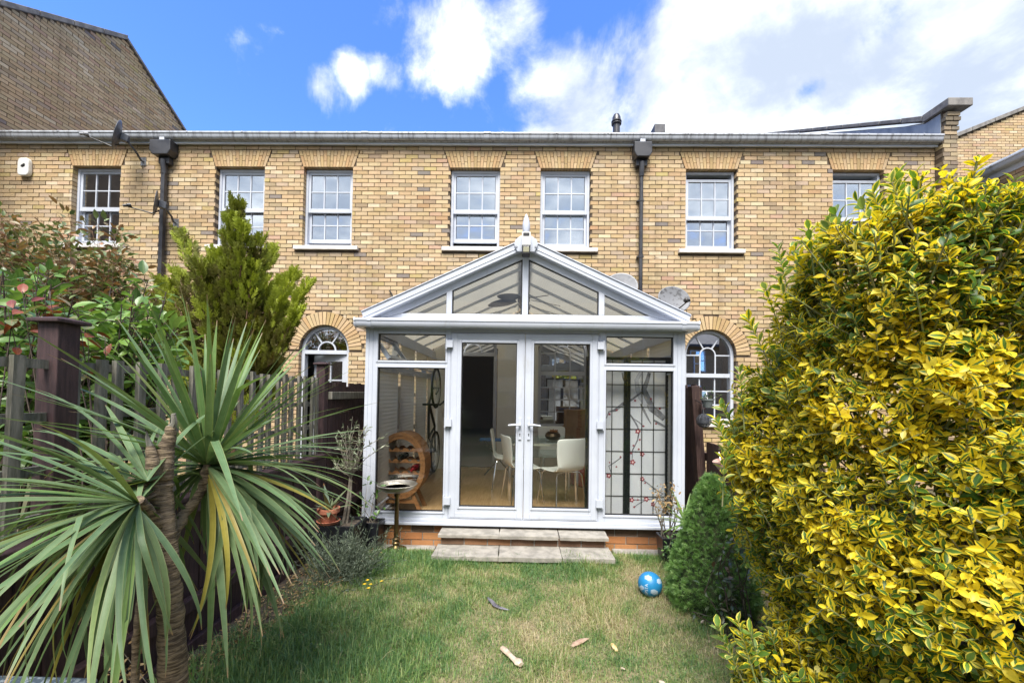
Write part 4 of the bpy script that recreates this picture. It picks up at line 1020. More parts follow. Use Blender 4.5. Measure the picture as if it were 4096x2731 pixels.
SC8 = lambda zx, zy: PX(1900+zx/1.568, 1200+zy/1.568)
def stroke(pts, ws, mat, name, yo=0.):
    P = [SC8(*q) for q in pts]; m = MB(); L, Rr = [], []
    for i, q in enumerate(P):
        d = (P[min(i+1, len(P)-1)]-P[max(i-1, 0)]).normalized(); nx, nz = -d.z, d.x; wd = ws[i]/1.568/FPX*4.22/2
        L.append((q.x+nx*wd, q.z+nz*wd)); Rr.append((q.x-nx*wd, q.z-nz*wd))
    for i in range(len(P)-1): m.prism([L[i], L[i+1], Rr[i+1], Rr[i]], 4.2262-yo, 4.2275)
    m.build(name, mat, sc)
stroke([(1095, 455), (1080, 510), (1060, 560), (1085, 620), (1110, 680), (1150, 710), (1190, 745)], [20, 26, 34, 40, 44, 40, 34], 'ink', 'painted_branch')
stroke([(1040, 455), (1015, 500), (1020, 560), (1040, 610), (1075, 660)], [22, 26, 30, 32, 22], 'ink_pale', 'painted_branch', .0002)
stroke([(925, 455), (930, 490), (940, 520)], [10, 8, 5], 'ink', 'painted_branch')
stroke([(1050, 575), (990, 620), (930, 650), (880, 690), (840, 700), (826, 740)], [10, 14, 20, 18, 8, 6], 'ink', 'painted_branch', .0003)
stroke([(1040, 650), (1060, 690), (1085, 740), (1105, 775)], [10, 14, 10, 5], 'ink', 'painted_branch', .0003)
stroke([(1120, 750), (1150, 770), (1195, 795)], [8, 16, 12], 'ink', 'painted_branch')
stroke([(960, 700), (990, 740), (1020, 790), (1030, 830), (1020, 880), (990, 940), (985, 1010)], [6, 10, 10, 8, 9, 7, 4], 'ink', 'painted_branch')
stroke([(990, 740), (1030, 765), (1060, 795)], [5, 6, 4], 'ink', 'painted_branch', .0003)
stroke([(920, 985), (880, 1015), (840, 1040), (855, 1080)], [4, 6, 6, 5], 'ink', 'painted_branch')
stroke([(1045, 1120), (1080, 1145), (1130, 1185), (1180, 1215), (1140, 1240), (1080, 1252), (985, 1253)], [4, 6, 8, 10, 8, 7, 5], 'ink', 'painted_branch')
stroke([(1080, 1250), (1030, 1275), (1000, 1297)], [6, 5, 3], 'ink', 'painted_branch', .0003)
def blossom(zx, zy, r):
    q = SC8(zx, zy); k = .82*r/1.568/FPX*4.22; m = MB()
    poly = [(q.x+k*(1+.25*math.cos(5*a))*math.cos(a), q.z+k*(1+.25*math.cos(5*a))*math.sin(a)) for a in [2*PI*i/30 for i in range(30)]]
    m.prism(poly, 4.2255, 4.2275); bo = m.build('painted_blossom', 'red_ink', sc)
    if r > 10: m = MB(); m.prism([(q.x+k*.45*math.cos(2*PI*i/10), q.z+k*.45*math.sin(2*PI*i/10)) for i in range(10)], 4.2248, 4.2254); m.build('blossom_centre', 'pink_ink', bo)
for b in ((1022, 822, 18), (990, 1016, 18), (1050, 965, 16), (840, 1100, 17), (1050, 1122, 15), (985, 1253, 16), (1076, 1248, 17), (1118, 1280, 15), (845, 715, 8), (890, 690, 7), (1005, 630, 8), (1105, 620, 8), (1160, 680, 8), (1058, 790, 7), (1137, 775, 7), (995, 912, 7), (1028, 935, 7), (980, 960, 7), (913, 983, 6), (888, 1045, 6), (1068, 1147, 6), (1022, 1252, 6), (1000, 1297, 7), (1035, 875, 7), (845, 1018, 5)): blossom(*b)
# ceiling fan
p = at(2088, 1205, 5.55); fan = thing('ceiling_fan', 'dark wooden ceiling fan under the conservatory ridge', 'fan', (XM, 5.55, p.z))
m = MB(); m.tube([(XM, 5.55, p.z), (XM, 5.55, 3.03)], .012, 8); m.build('rod', 'black_plastic', fan); m = MB(); m.lathe([(0, -.06), (.06, -.05), (.085, 0), (.085, .06), (.03, .09), (0, .09)], (XM, 5.55, p.z), 18); m.build('motor', 'brass', fan, smooth=True)
for k in range(5):
    a = 2*PI*k/5+.28; m = MB(); nn = 10; vs = []
    for i in range(nn+1):
        r = .12+.42*i/nn; w_ = .05+.04*math.sin(PI*min(1, i/nn*1.1)); 
        if i == nn: w_ = .02
        for s_ in (-1, 1): vs.append((r, s_*w_, s_*w_*.28-.05*(i/nn)))
    m.add(vs, [(2*i, 2*i+1, 2*i+3, 2*i+2) for i in range(nn)]); m.xf(Matrix.Translation((XM, 5.55, p.z+.02)) @ Matrix.Rotation(a, 4, 'Z'))
    b = m.build('blade', 'dark_wood', fan); q = b.modifiers.new('s', 'SOLIDIFY'); q.thickness = .008
# bicycle hung upright on the back wall
p = at(1730, 1690, 6.45); bx_, by_ = p.x, 6.45
bk = thing('bicycle', 'black bicycle hung upright at the back corner of the conservatory', 'bicycle', (bx_, by_, FZ))
zl, zu = FZ+.36, FZ+1.42
for zc_ in (zl, zu):
    m = MB(); rr = .325; nn = 36
    m.tube([(bx_, by_+.24+rr*math.cos(2*PI*i/nn), zc_+rr*math.sin(2*PI*i/nn)) for i in range(nn+1)], .019, 8, caps=False); wh = m.build('wheel', 'tyre', bk, smooth=True)
    m = MB(); m.tube([(bx_, by_+.24+.295*math.cos(2*PI*i/nn), zc_+.295*math.sin(2*PI*i/nn)) for i in range(nn+1)], .010, 6, caps=False); m.tube([(bx_-.05, by_+.24, zc_), (bx_+.05, by_+.24, zc_)], .016, 8); m.build('rim', 'steel', wh, smooth=True)
    m = MB()
    for i in range(14):
        a = 2*PI*i/14; m.tube([(bx_+(.03 if i % 2 else -.03), by_+.24, zc_), (bx_, by_+.24+.29*math.cos(a), zc_+.29*math.sin(a))], .0016, 4)
    m.build('spokes', 'steel', wh)
hy = by_+.24
m = MB(); A_, B_, C_, D_ = (bx_, hy, zl), (bx_, hy-.06, zl+.42), (bx_, hy-.50, zl+.28), (bx_, hy-.52, zl+.82)
for a, b, r in ((A_, B_, .014), (B_, C_, .018), (B_, D_, .022), (C_, D_, .018), (A_, C_, .013), (D_, (bx_, hy-.60, zl+.80), .02), (D_, (bx_-.03, hy-.2, zu-.1), .018), ((bx_-.04, hy-.2, zu-.1), (bx_-.05, hy, zu), .014), ((bx_+.04, hy-.2, zu-.1), (bx_+.05, hy, zu), .014)): m.tube([a, b], r, 8)
m.build('frame', 'black_plastic', bk, smooth=True)
m = MB(); hz = zl+.80; hyy = hy-.62
m.tube([(bx_-.26, hyy+.10, hz+.07), (bx_-.25, hyy, hz+.05), (bx_-.20, hyy-.02, hz), (bx_, hyy, hz), (bx_+.20, hyy-.02, hz), (bx_+.25, hyy, hz+.05), (bx_+.26, hyy+.10, hz+.07)], .016, 8); m.build('handlebar', 'black_plastic', bk, smooth=True)
m = MB(); m.lathe([(0, -.02), (.07, -.01), (.06, .03), (0, .04)], (0, 0, 0), 12); m.xf(Matrix.Translation((bx_, hy-.74, zl+.16)) @ Matrix.Scale(1.7, 4, (0, 0, 1))); m.build('saddle', 'black_plastic', bk, smooth=True)
# boxes, pouffe, ironing board, rubber plant
p = at(2312, 1720, 6.5)
for (zz0, zz1, x0_, lab) in ((.20, 1.02, p.x-.22, 'tall cardboard box standing on the floor below the arched inner window'), (1.021, 1.30, p.x-.20, 'shallow cardboard box on top of the tall cardboard box')):
    bx2 = thing('cardboard_box', lab, 'box', (x0_+.2, 6.6, zz0), group='cardboard boxes in the conservatory')
    m = MB(); m.box(x0_, x0_+.42, 6.40, 6.80, zz0, zz1); m.build('carton', 'card', bx2, bevel=.006); m = MB(); m.box(x0_+.18, x0_+.24, 6.398, 6.401, zz0+.002, zz1-.002); m.build('tape', 'rackwood', bx2)
p = at(2330, 1900, 6.0); m = MB(); m.lathe([(.14, 0), (.17, .02), (.18, .15), (.165, .27), (.12, .29), (0, .295)], (p.x, 6.0, FZ+.002), 22); tag(m.build('pouffe', 'red', smooth=True), 'round red fabric pouffe on the oak floor behind the chairs', 'pouffe')
ib = thing('ironing_board', 'folding board with a blue cover on thin dark legs by the kitchen door', 'ironing board', (-.35, 6.5, FZ))
m = MB(); m.prism([(-.62, 6.38), (-.10, 6.38), (.08, 6.44), (.08, 6.56), (-.10, 6.62), (-.62, 6.62)], .78, .81, 'z'); m.build('board', 'blue', ib, bevel=.01)
for a, b in (((-.55, 6.42, .78), (-.05, 6.42, FZ)), ((-.05, 6.58, .78), (-.55, 6.58, FZ))): m = MB(); m.tube([a, b], .012, 8); m.build('leg', 'black_plastic', ib)
# ================================================================== PLANT TOOLS
def ramp(nt, fac, stops):
    n = nt.nodes.new('ShaderNodeValToRGB'); e = n.color_ramp.elements
    while len(e) < len(stops): e.new(.5)
    for i, (p, c) in enumerate(stops): e[i].position = p; e[i].color = (*c, 1)
    link(nt, fac, n.inputs[0]); return n.outputs[0]
def leaf_shader(name, build, rough=.4, trans=.25, spec=.5, vein=0.):
    m = bpy.data.materials.new(name); m.use_nodes = True; nt = m.node_tree; b = nt.nodes['Principled BSDF']; out = nt.nodes['Material Output']
    a = N(nt, 'ShaderNodeAttribute', attribute_name='leaf'); sp = N(nt, 'ShaderNodeSeparateColor'); link(nt, a.outputs['Color'], sp.inputs[0])
    u = math_n(nt, 'ABSOLUTE', math_n(nt, 'SUBTRACT', math_n(nt, 'MULTIPLY', sp.outputs[0], 2.), 1.)); v = sp.outputs[1]
    c = build(nt, u, v, sp.outputs[2], a.outputs['Alpha'], sp.outputs[0])
    link(nt, c, b.inputs['Base Color']); b.inputs['Roughness'].default_value = rough; b.inputs['Specular IOR Level'].default_value = spec
    t = N(nt, 'ShaderNodeBsdfTranslucent'); link(nt, mix_c(nt, 1., c, (1.15, 1.15, .7), 'MULTIPLY'), t.inputs[0])
    mx = N(nt, 'ShaderNodeMixShader'); mx.inputs[0].default_value = trans; link(nt, b.outputs[0], mx.inputs[1]); link(nt, t.outputs[0], mx.inputs[2]); link(nt, mx.outputs[0], out.inputs[0])
    M[name] = m; return m
def rampleaf(name, stops, rough=.4, trans=.25, tipc=None, spec=.5, midrib=None, striate=False):
    def f(nt, u, v, r1, r2, su):
        c = ramp(nt, r1, stops)
        c = mix_c(nt, maprange(nt, noise(nt, 35., 3., .6), .35, .7, 0., .35), c, mix_c(nt, 1., c, (.55, .6, .5), 'MULTIPLY'))
        if striate:
            cb = N(nt, 'ShaderNodeCombineXYZ'); link(nt, math_n(nt, 'MULTIPLY', su, 16.), cb.inputs[0]); link(nt, math_n(nt, 'MULTIPLY', v, 1.3), cb.inputs[1]); link(nt, math_n(nt, 'MULTIPLY', r2, 60.), cb.inputs[2])
            c = mix_c(nt, maprange(nt, noise(nt, 1., 3., .6, cb.outputs[0]), .35, .68, 0., .55), c, mix_c(nt, 1., c, (.55, .62, .50), 'MULTIPLY'))
            c = mix_c(nt, maprange(nt, u, .80, 1., 0., .5), c, (.34, .33, .14))
        if midrib: c = mix_c(nt, maprange(nt, u, .12, .02, 0., .6), c, midrib)
        if tipc: c = mix_c(nt, maprange(nt, v, tipc[1], 1.), c, tipc[0])
        return c
    return leaf_shader(name, f, rough, trans, spec)
def leaf_t(nv, nu, wf, fold=.25, curl=.2, z0=0.):
    vs, at_ = [], []
    for i in range(nv+1):
        v = i/nv; w = wf(v)
        for k in range(nu+1):
            u = -1+2*k/nu; vs.append((v-.10*curl*v*v, u*w, abs(u)*w*fold-curl*v*v*.5+z0)); at_.append((.5+.5*u, v))
    q = nu+1; fs = [(i*q+k, i*q+k+1, (i+1)*q+k+1, (i+1)*q+k) for i in range(nv) for k in range(nu)]
    return np.array(vs), np.array(fs), np.array(at_)
def single_leaf_mesh(name, t, mat, r1, r2):
    V, F, A = t; arr = np.empty((len(V), 4)); arr[:, :2] = A; arr[:, 2] = r1; arr[:, 3] = r2
    o = np_mesh(name, V, F, mat, (('leaf', arr),)); me = o.data; bpy.data.objects.remove(o); return me
def unit(a): return a/np.maximum(1e-9, np.linalg.norm(a, axis=-1, keepdims=True))
OV = lambda w, k=1.: (lambda v: w*max(.02, math.sin(PI*min(1., v**k)))**.8)
def foliage(parent, name, t, T, rnd, mat, kind='stuff'):
    off = np.array(wloc(parent)); T = T.copy(); T[:, :, 3] -= off
    V, F, A = scatter(t[0], t[1], T, t[2], rnd); return np_mesh(name, V, F, mat, (('leaf', A),), parent, kind=kind)
def twigs(parent, name, mat, segs, n=5):
    m = MB()
    for pts, rad in segs: m.tube(pts, rad, n, caps=False)
    return m.build(name, mat, parent, smooth=True, kind='stuff' if len(segs) > 1 else None)
M['bark'] = simple('grey_bark', (.13, .11, .085), .9, (.21, .185, .15), 20., .6, 60.)
M['bark_red'] = simple('red_brown_twig', (.12, .06, .035), .85, (.18, .11, .06), 20., .4, 60.)
M['bark_dark'] = simple('dark_twig', (.05, .035, .028), .85, (.09, .065, .05), 20., .4, 60.)
def corky():
    m, nt, b = new_mat('corky_ringed_bark'); vz = stretch(nt, 5, 5, 38); n_ = noise(nt, 3.2, 4., .65, vz, .6)
    c = mix_c(nt, maprange(nt, n_, .38, .62), (.065, .045, .028), (.27, .205, .13)); c = mix_c(nt, maprange(nt, noise(nt, 9., 4., .6), .5, .75, 0., .6), c, (.20, .165, .12))
    link(nt, c, b.inputs['Base Color']); b.inputs['Roughness'].default_value = .9; bump(nt, b, n_, 1., .012); return m
M['cork'] = corky()
# ================================================================== LEFT FENCE
XF = -1.85
lf = thing('garden_fence', 'dark stained board fence with grey trellis on top and two tall posts', 'fence', (XF, 2.5, 0))
BD = []
for k in range(5):
    m = MB(); m.box(-.024, 0, -.046, .046, .06, .905+R.uniform(-.004, .004), .0015); BD.append(m.mesh('board', 'fence'))
y = .35
while y < 3.70:
    o = link_me('board', R.choice(BD), lf, Vector((XF-.012+(.006 if int(y*10) % 2 else 0), y, 0))-lf.location); o.rotation_euler = (0, 0, R.uniform(-.02, .02)); y += .097
for z, h, d in ((.885, .075, .05), (.335, .075, .045), (.06, .12, .03)):
    m = MB(); m.box(XF-.002, XF+d, .3, 3.72, z-h/2, z+h/2); m.build('rail', 'fence', lf, bevel=.006)
m = MB(); m.box(XF-.05, XF+.06, .3, 3.72, .925, .955); m.build('cap_rail', 'fence', lf, bevel=.006)
m = MB(); m.box(-.011, .011, -.018, .018, .96, 1.665); TS = m.mesh('trellis_slat', 'grey_wood')
y = 1.44-.102*8
while y < 3.70:
    if abs(y-1.56) > .05: o = link_me('trellis_slat', TS, lf, Vector((XF-.02, y, R.uniform(-.008, .008)))-lf.location); o.rotation_euler = (R.uniform(-.012, .012), 0, R.uniform(-.1, .1))
    y += .102
for z in (1.63, 1.42, 1.21, 1.02): m = MB(); m.box(XF-.052, XF-.032, .3, 3.72, z-.018, z+.018); m.build('trellis_rail', 'grey_wood', lf)
def post(x0, x1, y0, y1, z1):
    m = MB(); m.box(x0, x1, y0, y1, -.03, z1); p_ = m.build('post', 'fence', lf, bevel=.004)
    m = MB(); a, b = (x0+x1)/2, (y0+y1)/2; w_ = (x1-x0)/2+.022
    m.add([(a-w_, b-w_, z1), (a+w_, b-w_, z1), (a+w_, b+w_, z1), (a-w_, b+w_, z1), (a-w_, b-w_, z1+.014), (a+w_, b-w_, z1+.014), (a+w_, b+w_, z1+.014), (a-w_, b+w_, z1+.014), (a-.02, b-.02, z1+.026), (a+.02, b-.02, z1+.026), (a+.02, b+.02, z1+.026), (a-.02, b+.02, z1+.026)],
          [(3, 2, 1, 0), (0, 1, 5, 4), (1, 2, 6, 5), (2, 3, 7, 6), (3, 0, 4, 7), (4, 5, 9, 8), (5, 6, 10, 9), (6, 7, 11, 10), (7, 4, 8, 11), (8, 9, 10, 11)]); m.build('post_cap', 'fence', p_, bevel=.003)
post(-1.935, -1.853+.004, 1.567, 1.65, 1.80); post(-1.925, -1.843, 3.76, 3.842, 1.79)
# taller panel between the second post and the house
m = MB(); m.box(-.012, .0, -.031, .031, .08, 1.63); 
BD2 = []
for k in range(4):
    m = MB(); m.box(-.014, 0, -.031, .031, .08, 1.62+R.uniform(-.03, .02)); BD2.append(m.mesh('board', 'fence'))
y = 3.90
while y < 6.95: link_me('board', R.choice(BD2), lf, Vector((XF, y, 0))-lf.location); y += .066
for z in (1.50, .95, .35): m = MB(); m.box(XF, XF+.045, 3.84, 6.98, z-.04, z+.035); m.build('rail', 'grey_wood' if z > 1 else 'fence', lf, bevel=.005)
# ================================================================== RIGHT FENCE
XG = 1.97
rf_ = thing('garden_fence', 'worn brown board fence with a leaning post beside the conservatory', 'fence', (XG, 3.2, 0))
BD3 = []
for k in range(6):
    m = MB(); m.box(0, .020, -.068, .068, .04, 1.06+R.uniform(-.012, .012), .003); BD3.append(m.mesh('board', 'fence_brown'))
y = .6
while y < 4.30:
    o = link_me('board', R.choice(BD3), rf_, Vector((XG+(.010 if int(round(y/.143)) % 2 else 0), y, 0))-rf_.location); o.rotation_euler = (R.uniform(-.008, .008), 0, R.uniform(-.01, .01)); y += .143
for z in (.9, .3): m = MB(); m.box(XG+.03, XG+.07, .5, 4.40, z-.04, z+.04); m.build('rail', 'fence_brown', rf_)
m = MB(); m.box(-.045, .045, -.05, .05, -.05, 1.66); m.xf(Matrix.Translation((XG+.045, 4.36, 0)) @ Matrix.Rotation(-.075, 4, 'Y')); m.build('leaning_post', 'fence_brown', rf_, bevel=.006)
BD4 = []
for k in range(3):
    m = MB(); m.box(0, .018, -.06, .06, .04, 1.66+R.uniform(-.02, .02)); BD4.append(m.mesh('board', 'fence'))
y = 4.48
while y < 6.95: link_me('board', R.choice(BD4), rf_, Vector((XG+.02, y, 0))-rf_.location); y += .124
for z in (1.45, .4): m = MB(); m.box(XG+.038, XG+.075, 4.42, 6.98, z-.04, z+.04); m.build('rail', 'fence', rf_)
# ================================================================== LAWN
lm, lnt, lb = new_mat('dry_lawn')
sp = pos(lnt)
c = mix_c(lnt, maprange(lnt, noise(lnt, 2.2, 5., .65), .40, .62), (.27, .215, .125), (.11, .135, .05))
c = mix_c(lnt, maprange(lnt, noise(lnt, 26., 4., .7), .42, .62, 0., .75), c, (.20, .16, .085)); c = mix_c(lnt, maprange(lnt, noise(lnt, 90., 3., .7), .5, .7, 0., .8), c, (.06, .065, .025))
link(lnt, c, lb.inputs['Base Color']); lb.inputs['Roughness'].default_value = .95; bump(lnt, lb, noise(lnt, 120., 3., .7), .8, .01); M['lawn'] = lm
def lawn_z(x, y): return .035+.012*mnoise.noise((x*1.7, y*1.7, 3.))+.006*mnoise.noise((x*6, y*6, 9.))
LX0, LX1, LY0, LY1 = -1.9, 2.02, -1.5, 3.86
m = MB(); nx, ny = 70, 90
m.add([(LX0+(LX1-LX0)*i/nx, LY0+(LY1-LY0)*k/ny, lawn_z(LX0+(LX1-LX0)*i/nx, LY0+(LY1-LY0)*k/ny)) for k in range(ny+1) for i in range(nx+1)],
      [(k*(nx+1)+i, k*(nx+1)+i+1, (k+1)*(nx+1)+i+1, (k+1)*(nx+1)+i) for k in range(ny) for i in range(nx)])
struct('lawn', m, 'lawn', smooth=True)
m = MB(); nx, ny = 16, 60; bed_r = lambda y: -1.52+.10*math.sin(y*2.1)+(.05 if y > 3 else 0)
m.add([(LX0+(bed_r(1+3*k/ny)-LX0)*i/nx, 1+2.85*k/ny, lawn_z(-1.5, 1+2.85*k/ny)+.012+.012*R.random()*(1 if 0 < i < nx else 0)-(.02 if i == nx else 0)) for k in range(ny+1) for i in range(nx+1)],
      [(k*(nx+1)+i, k*(nx+1)+i+1, (k+1)*(nx+1)+i+1, (k+1)*(nx+1)+i) for k in range(ny) for i in range(nx)])
struct('flower_bed', m, 'soil', smooth=True)
# grass
rampleaf('grass_blade', [(0., (.50, .42, .25)), (.20, (.54, .46, .28)), (.32, (.38, .38, .16)), (.55, (.25, .335, .10)), (.78, (.155, .27, .07)), (1., (.095, .20, .07))], .5, .35)
def blade_t(n, bend):
    vs, at_ = [], []
    for i in range(n+1):
        v = i/n; w = .5*(1-v)**.7+.02; a = bend*v
        for u in (-1, 1): vs.append((math.sin(a)*v*.9, u*w, math.cos(a)*v)); at_.append((.5+.5*u, v))
    return np.array(vs), np.array([(2*i, 2*i+1, 2*i+3, 2*i+2) for i in range(n)]), np.array(at_)
def grass(name, N_, x0, x1, y0, y1, dens, lab):
    xy = np.stack([NR.uniform(x0, x1, N_), NR.uniform(y0, y1, N_)], 1)
    keep = np.array([NR.random() < dens(a, b)[0] for a, b in xy]); xy = xy[keep]
    par = np.array([dens(a, b)[1:] for a, b in xy])            # length, greenness
    n = len(xy); Vs, Fs, As = [], [], []; base = 0
    bins = NR.integers(0, 3, n)
    for bi, bd in enumerate((.35, .9, 1.5)):
        s_ = bins == bi; k = s_.sum()
        t = blade_t(3, bd); L = par[s_, 0]*NR.uniform(.55, 1.25, k); wd = NR.uniform(.0022, .0046, k)*(.8+L*4)
        a = NR.uniform(0, 2*PI, k); ca, sa = np.cos(a), np.sin(a); T = np.zeros((k, 3, 4))
        tilt = NR.normal(0, .30, k); ct, st_ = np.cos(tilt), np.sin(tilt)
        T[:, 0, 0] = ca*L*ct; T[:, 1, 0] = sa*L*ct; T[:, 2, 0] = -st_*L
        T[:, 0, 1] = -sa*wd; T[:, 1, 1] = ca*wd
        T[:, 0, 2] = ca*st_*L; T[:, 1, 2] = sa*st_*L; T[:, 2, 2] = ct*L
        T[:, 0, 3] = xy[s_, 0]; T[:, 1, 3] = xy[s_, 1]; T[:, 2, 3] = [lawn_z(p, q)-.004 for p, q in xy[s_]]
        rnd = np.stack([np.clip(par[s_, 1]+NR.normal(0, .26, k), 0, 1), NR.random(k)], 1)
        V, F, A = scatter(t[0], t[1], T, t[2], rnd); Vs.append(V); Fs.append(F+base); As.append(A); base += len(V)
    o = np_mesh(name, np.concatenate(Vs), np.concatenate(Fs), 'grass_blade', (('leaf', np.concatenate(As)),), kind='stuff'); o['label'] = lab; o['category'] = 'grass'; return o
def gdens(x, y):
    n1 = mnoise.noise((x*1.5+4, y*1.5, .5)); n2 = mnoise.noise((x*5.5, y*5.5, 7.)); n3 = mnoise.noise((x*2.6, y*2.6, 20.))
    left = max(0., min(1., (-.25-x)/.7)); front = max(0., min(1., (y-3.15)/.4)); near = max(0., min(1., (2.75-y)/.5))*left
    gr = .60+.55*n1+.58*n2+.28*left+.24*front-.14*max(0, x)*(1-front)
    tall = .040+.040*max(0, n3*1.8)+.055*near+.018*front*max(0, .5+n2)+.012*left
    d = .70+.45*n2+.25*front
    if x < bed_r(y)+.03: d *= .4
    return d, tall, max(.02, min(.95, gr))
def tuft_dens(x, y):
    q = gdens(x, y); n = mnoise.noise((x*3.7+11, y*3.7, 2.)); front = max(0., min(1., (y-3.25)/.3)); left = max(0., min(1., (-.1-x)/.6))
    c = mnoise.cell((x*22., y*22., 1.))
    return (.55 if c > .93-.28*left*(.5+n)-.25*front*(.6+n) else 0.), .075+.045*left+.02*front, min(.98, q[2]+.25)
grass('grass', 150000, -1.75, 1.80, 1.75, 3.80, gdens, 'short patchy lawn grass, half dry and half green')
grass('grass_tufts', 90000, -1.75, 1.80, 1.75, 3.62, tuft_dens, 'longer green tufts of grass standing out of the lawn')
# ================================================================== CORDYLINE
rampleaf('sword_leaf', [(0., (.30, .21, .10)), (.06, (.36, .30, .06)), (.12, (.165, .205, .05)), (.3, (.175, .25, .115)), (.6, (.135, .215, .11)), (.85, (.15, .26, .08)), (1., (.20, .31, .09))], .5, .25, ((.27, .17, .10), .93), .35, striate=True)
def sword_t(droop, start, length=1., w=.036, seg=10, kink=None):
    """strap leaf growing along +x, lifted by start, bending down by droop radians over its length"""
    vs, at_ = [], []; x = z = 0.; a = start
    for i in range(seg+1):
        v = i/seg; wd = w*(.42+.58*min(1, v/.22))*(1-max(0, (v-.40)/.60)**1.5)+.0012
        for u in (-1, 0, 1): vs.append((x+math.sin(a)*abs(u)*-wd*.22, u*wd, z+math.cos(a)*abs(u)*wd*.22)); at_.append((.5+.5*u, v))
        if kink and abs(v-kink[0]) < .5/seg: a -= kink[1]
        a -= droop/seg*(.4+1.2*v); x += math.cos(a)*length/seg; z += math.sin(a)*length/seg
    q = 3; fs = [(i*q+k, i*q+k+1, (i+1)*q+k+1, (i+1)*q+k) for i in range(seg) for k in range(2)]
    return np.array(vs), np.array(fs), np.array(at_)
cl_ = thing('cabbage_palm', 'cordyline palm with a corky trunk and two heads of long sword leaves by the fence', 'palm', (-1.19, 1.40, 0))
def rosette(c, n, L, up_lo, up_hi, az_c=0., az_w=PI, seed=1, down=0, w=.036, front=None, stiff=1.):
    rr = random.Random(seed); c = Vector(c)
    for i in range(n):
        f_ = i/(n-1) if n > 1 else 0
        el = up_lo+(up_hi-up_lo)*(1-f_**.85)+rr.gauss(0, .08); az_ = az_c+(((i*.618034) % 1)*2-1)*az_w+rr.gauss(0, .12)
        if front and el < .45:
            q_ = (az_+PI) % (2*PI)-PI
            if front[0] < q_ < front[1]: az_ = rr.uniform(front[1], front[1]+1.3)
        dr = (.25+1.15*max(0, math.cos(el))**2*rr.uniform(.4, 1.2))*(1.1 if el < .3 else .8)*stiff
        ln = L*rr.uniform(.78, 1.06)*(.98 if el > 1.1 else 1.)
        r1 = max(.14, min(1., rr.gauss(.52, .2)+(.3 if el > 1. else 0)))
        if el < -.1 and rr.random() < .16: r1 = rr.uniform(0, .12)
        kink = (rr.uniform(.35, .6), rr.uniform(.4, .9)) if rr.random() < (.14 if el < .5 else .02) else None
        t = sword_t(dr, 0., ln, w*rr.uniform(.8, 1.12)*(.55 if r1 < .05 else 1), 10, kink)
        me = single_leaf_mesh('leaf', t, 'sword_leaf', r1, rr.random())
        o = link_me('leaf', me, cl_, c-cl_.location); 
        q = Matrix.Rotation(az_, 4, 'Z') @ Matrix.Rotation(-el, 4, 'Y') @ Matrix.Rotation(rr.gauss(0, .25), 4, 'X')
        o.rotation_euler = q.to_euler()
hu = at(832, 1862, 1.72); hl = at(552, 2012, 1.28)
rosette(hu, 175, .74, -.85, 1.50, 0., PI, 3, w=.0122, front=(-2.7, -.85), stiff=.5)
rosette(hu+Vector((0, 0, -.02)), 22, .80, -1.2, -.35, -.15, 1.1, 9, w=.013, front=(-2.7, -.85))
rosette(hl, 118, .66, -1.05, .70, PI+.55, 1.8, 5, w=.0078, stiff=.7)
rosette(hl+Vector((-.02, .05, .06)), 26, .62, -.2, .75, PI-.45, .95, 15, w=.0088)
rosette(hl+Vector((0, 0, -.02)), 17, .50, -1.35, -.5, -.9, 1.3, 6, w=.0078)
def trunk(pts, rads, name, seg=5):
    P = []; Q = []
    for i in range(len(pts)-1):
        for k in range(seg):
            t = k/seg; P.append(Vector(pts[i]).lerp(Vector(pts[i+1]), t)); Q.append(rads[i]+(rads[i+1]-rads[i])*t)
    P.append(Vector(pts[-1])); Q.append(rads[-1])
    # ringed, uneven
    P2, Q2 = [], []
    for i, (p, q) in enumerate(zip(P, Q)):
        P2.append(p+Vector((R.gauss(0, .0018), R.gauss(0, .0018), 0))); Q2.append(q*.9*(1+(.035 if i % 2 else -.025)+R.gauss(0, .04)))
    m = MB(); m.tube(P2, Q2, 14); return m.build(name, 'cork', cl_, smooth=True)
b1 = at(692, 2600, 1.40); t1 = at(655, 2180, 1.42); t2 = at(648, 1960, 1.42); t3 = at(665, 1790, 1.42)
trunk([(b1.x+.02, 1.40, 0), (b1.x+.012, 1.40, .3), b1, t1+Vector((.005, 0, 0)), t2, t3], [.056, .050, .044, .040, .034, .027], 'trunk', 9)
q = at(700, 1690, 1.42); trunk([t3, at(678, 1740, 1.42), at(685, 1705, 1.42)], [.027, .020, .016], 'cut_branch', 4)
q2 = at(600, 1800, 1.40); trunk([t2+Vector((-.01, -.02, -.02)), at(608, 1850, 1.38), at(602, 1785, 1.38)], [.03, .022, .014], 'cut_branch', 4)
m = MB(); m.tube([at(602, 1790, 1.38), at(590, 1755, 1.38), at(586, 1722, 1.38)], [.011, .007, .002], 7); m.tube([at(685, 1710, 1.42), at(698, 1690, 1.42), at(694, 1655, 1.42), at(703, 1655, 1.42)], [.014, .010, .007, .003], 7); m.build('torn_stub', 'grey_wood', cl_, smooth=True)
trunk([t1+Vector((0, .01, -.02)), at(735, 2060, 1.56), at(810, 1960, 1.68), hu+Vector((0, 0, .02))], [.024, .021, .020, .018], 'branch', 5)
trunk([t1+Vector((0, 0, .06)), at(600, 2050, 1.36), hl+Vector((0, 0, .01))], [.024, .021, .018], 'branch', 5)
q3 = at(530, 1900, 1.36); trunk([at(600, 1990, 1.38), at(560, 1945, 1.36), at(520, 1915, 1.35)], [.027, .024, .019], 'cut_branch', 5)
q4 = at(545, 2600, 1.62); trunk([(q4.x, 1.62, 0), q4, at(560, 2400, 1.60), at(640, 2200, 1.46)], [.017, .015, .014, .013], 'side_trunk', 8)
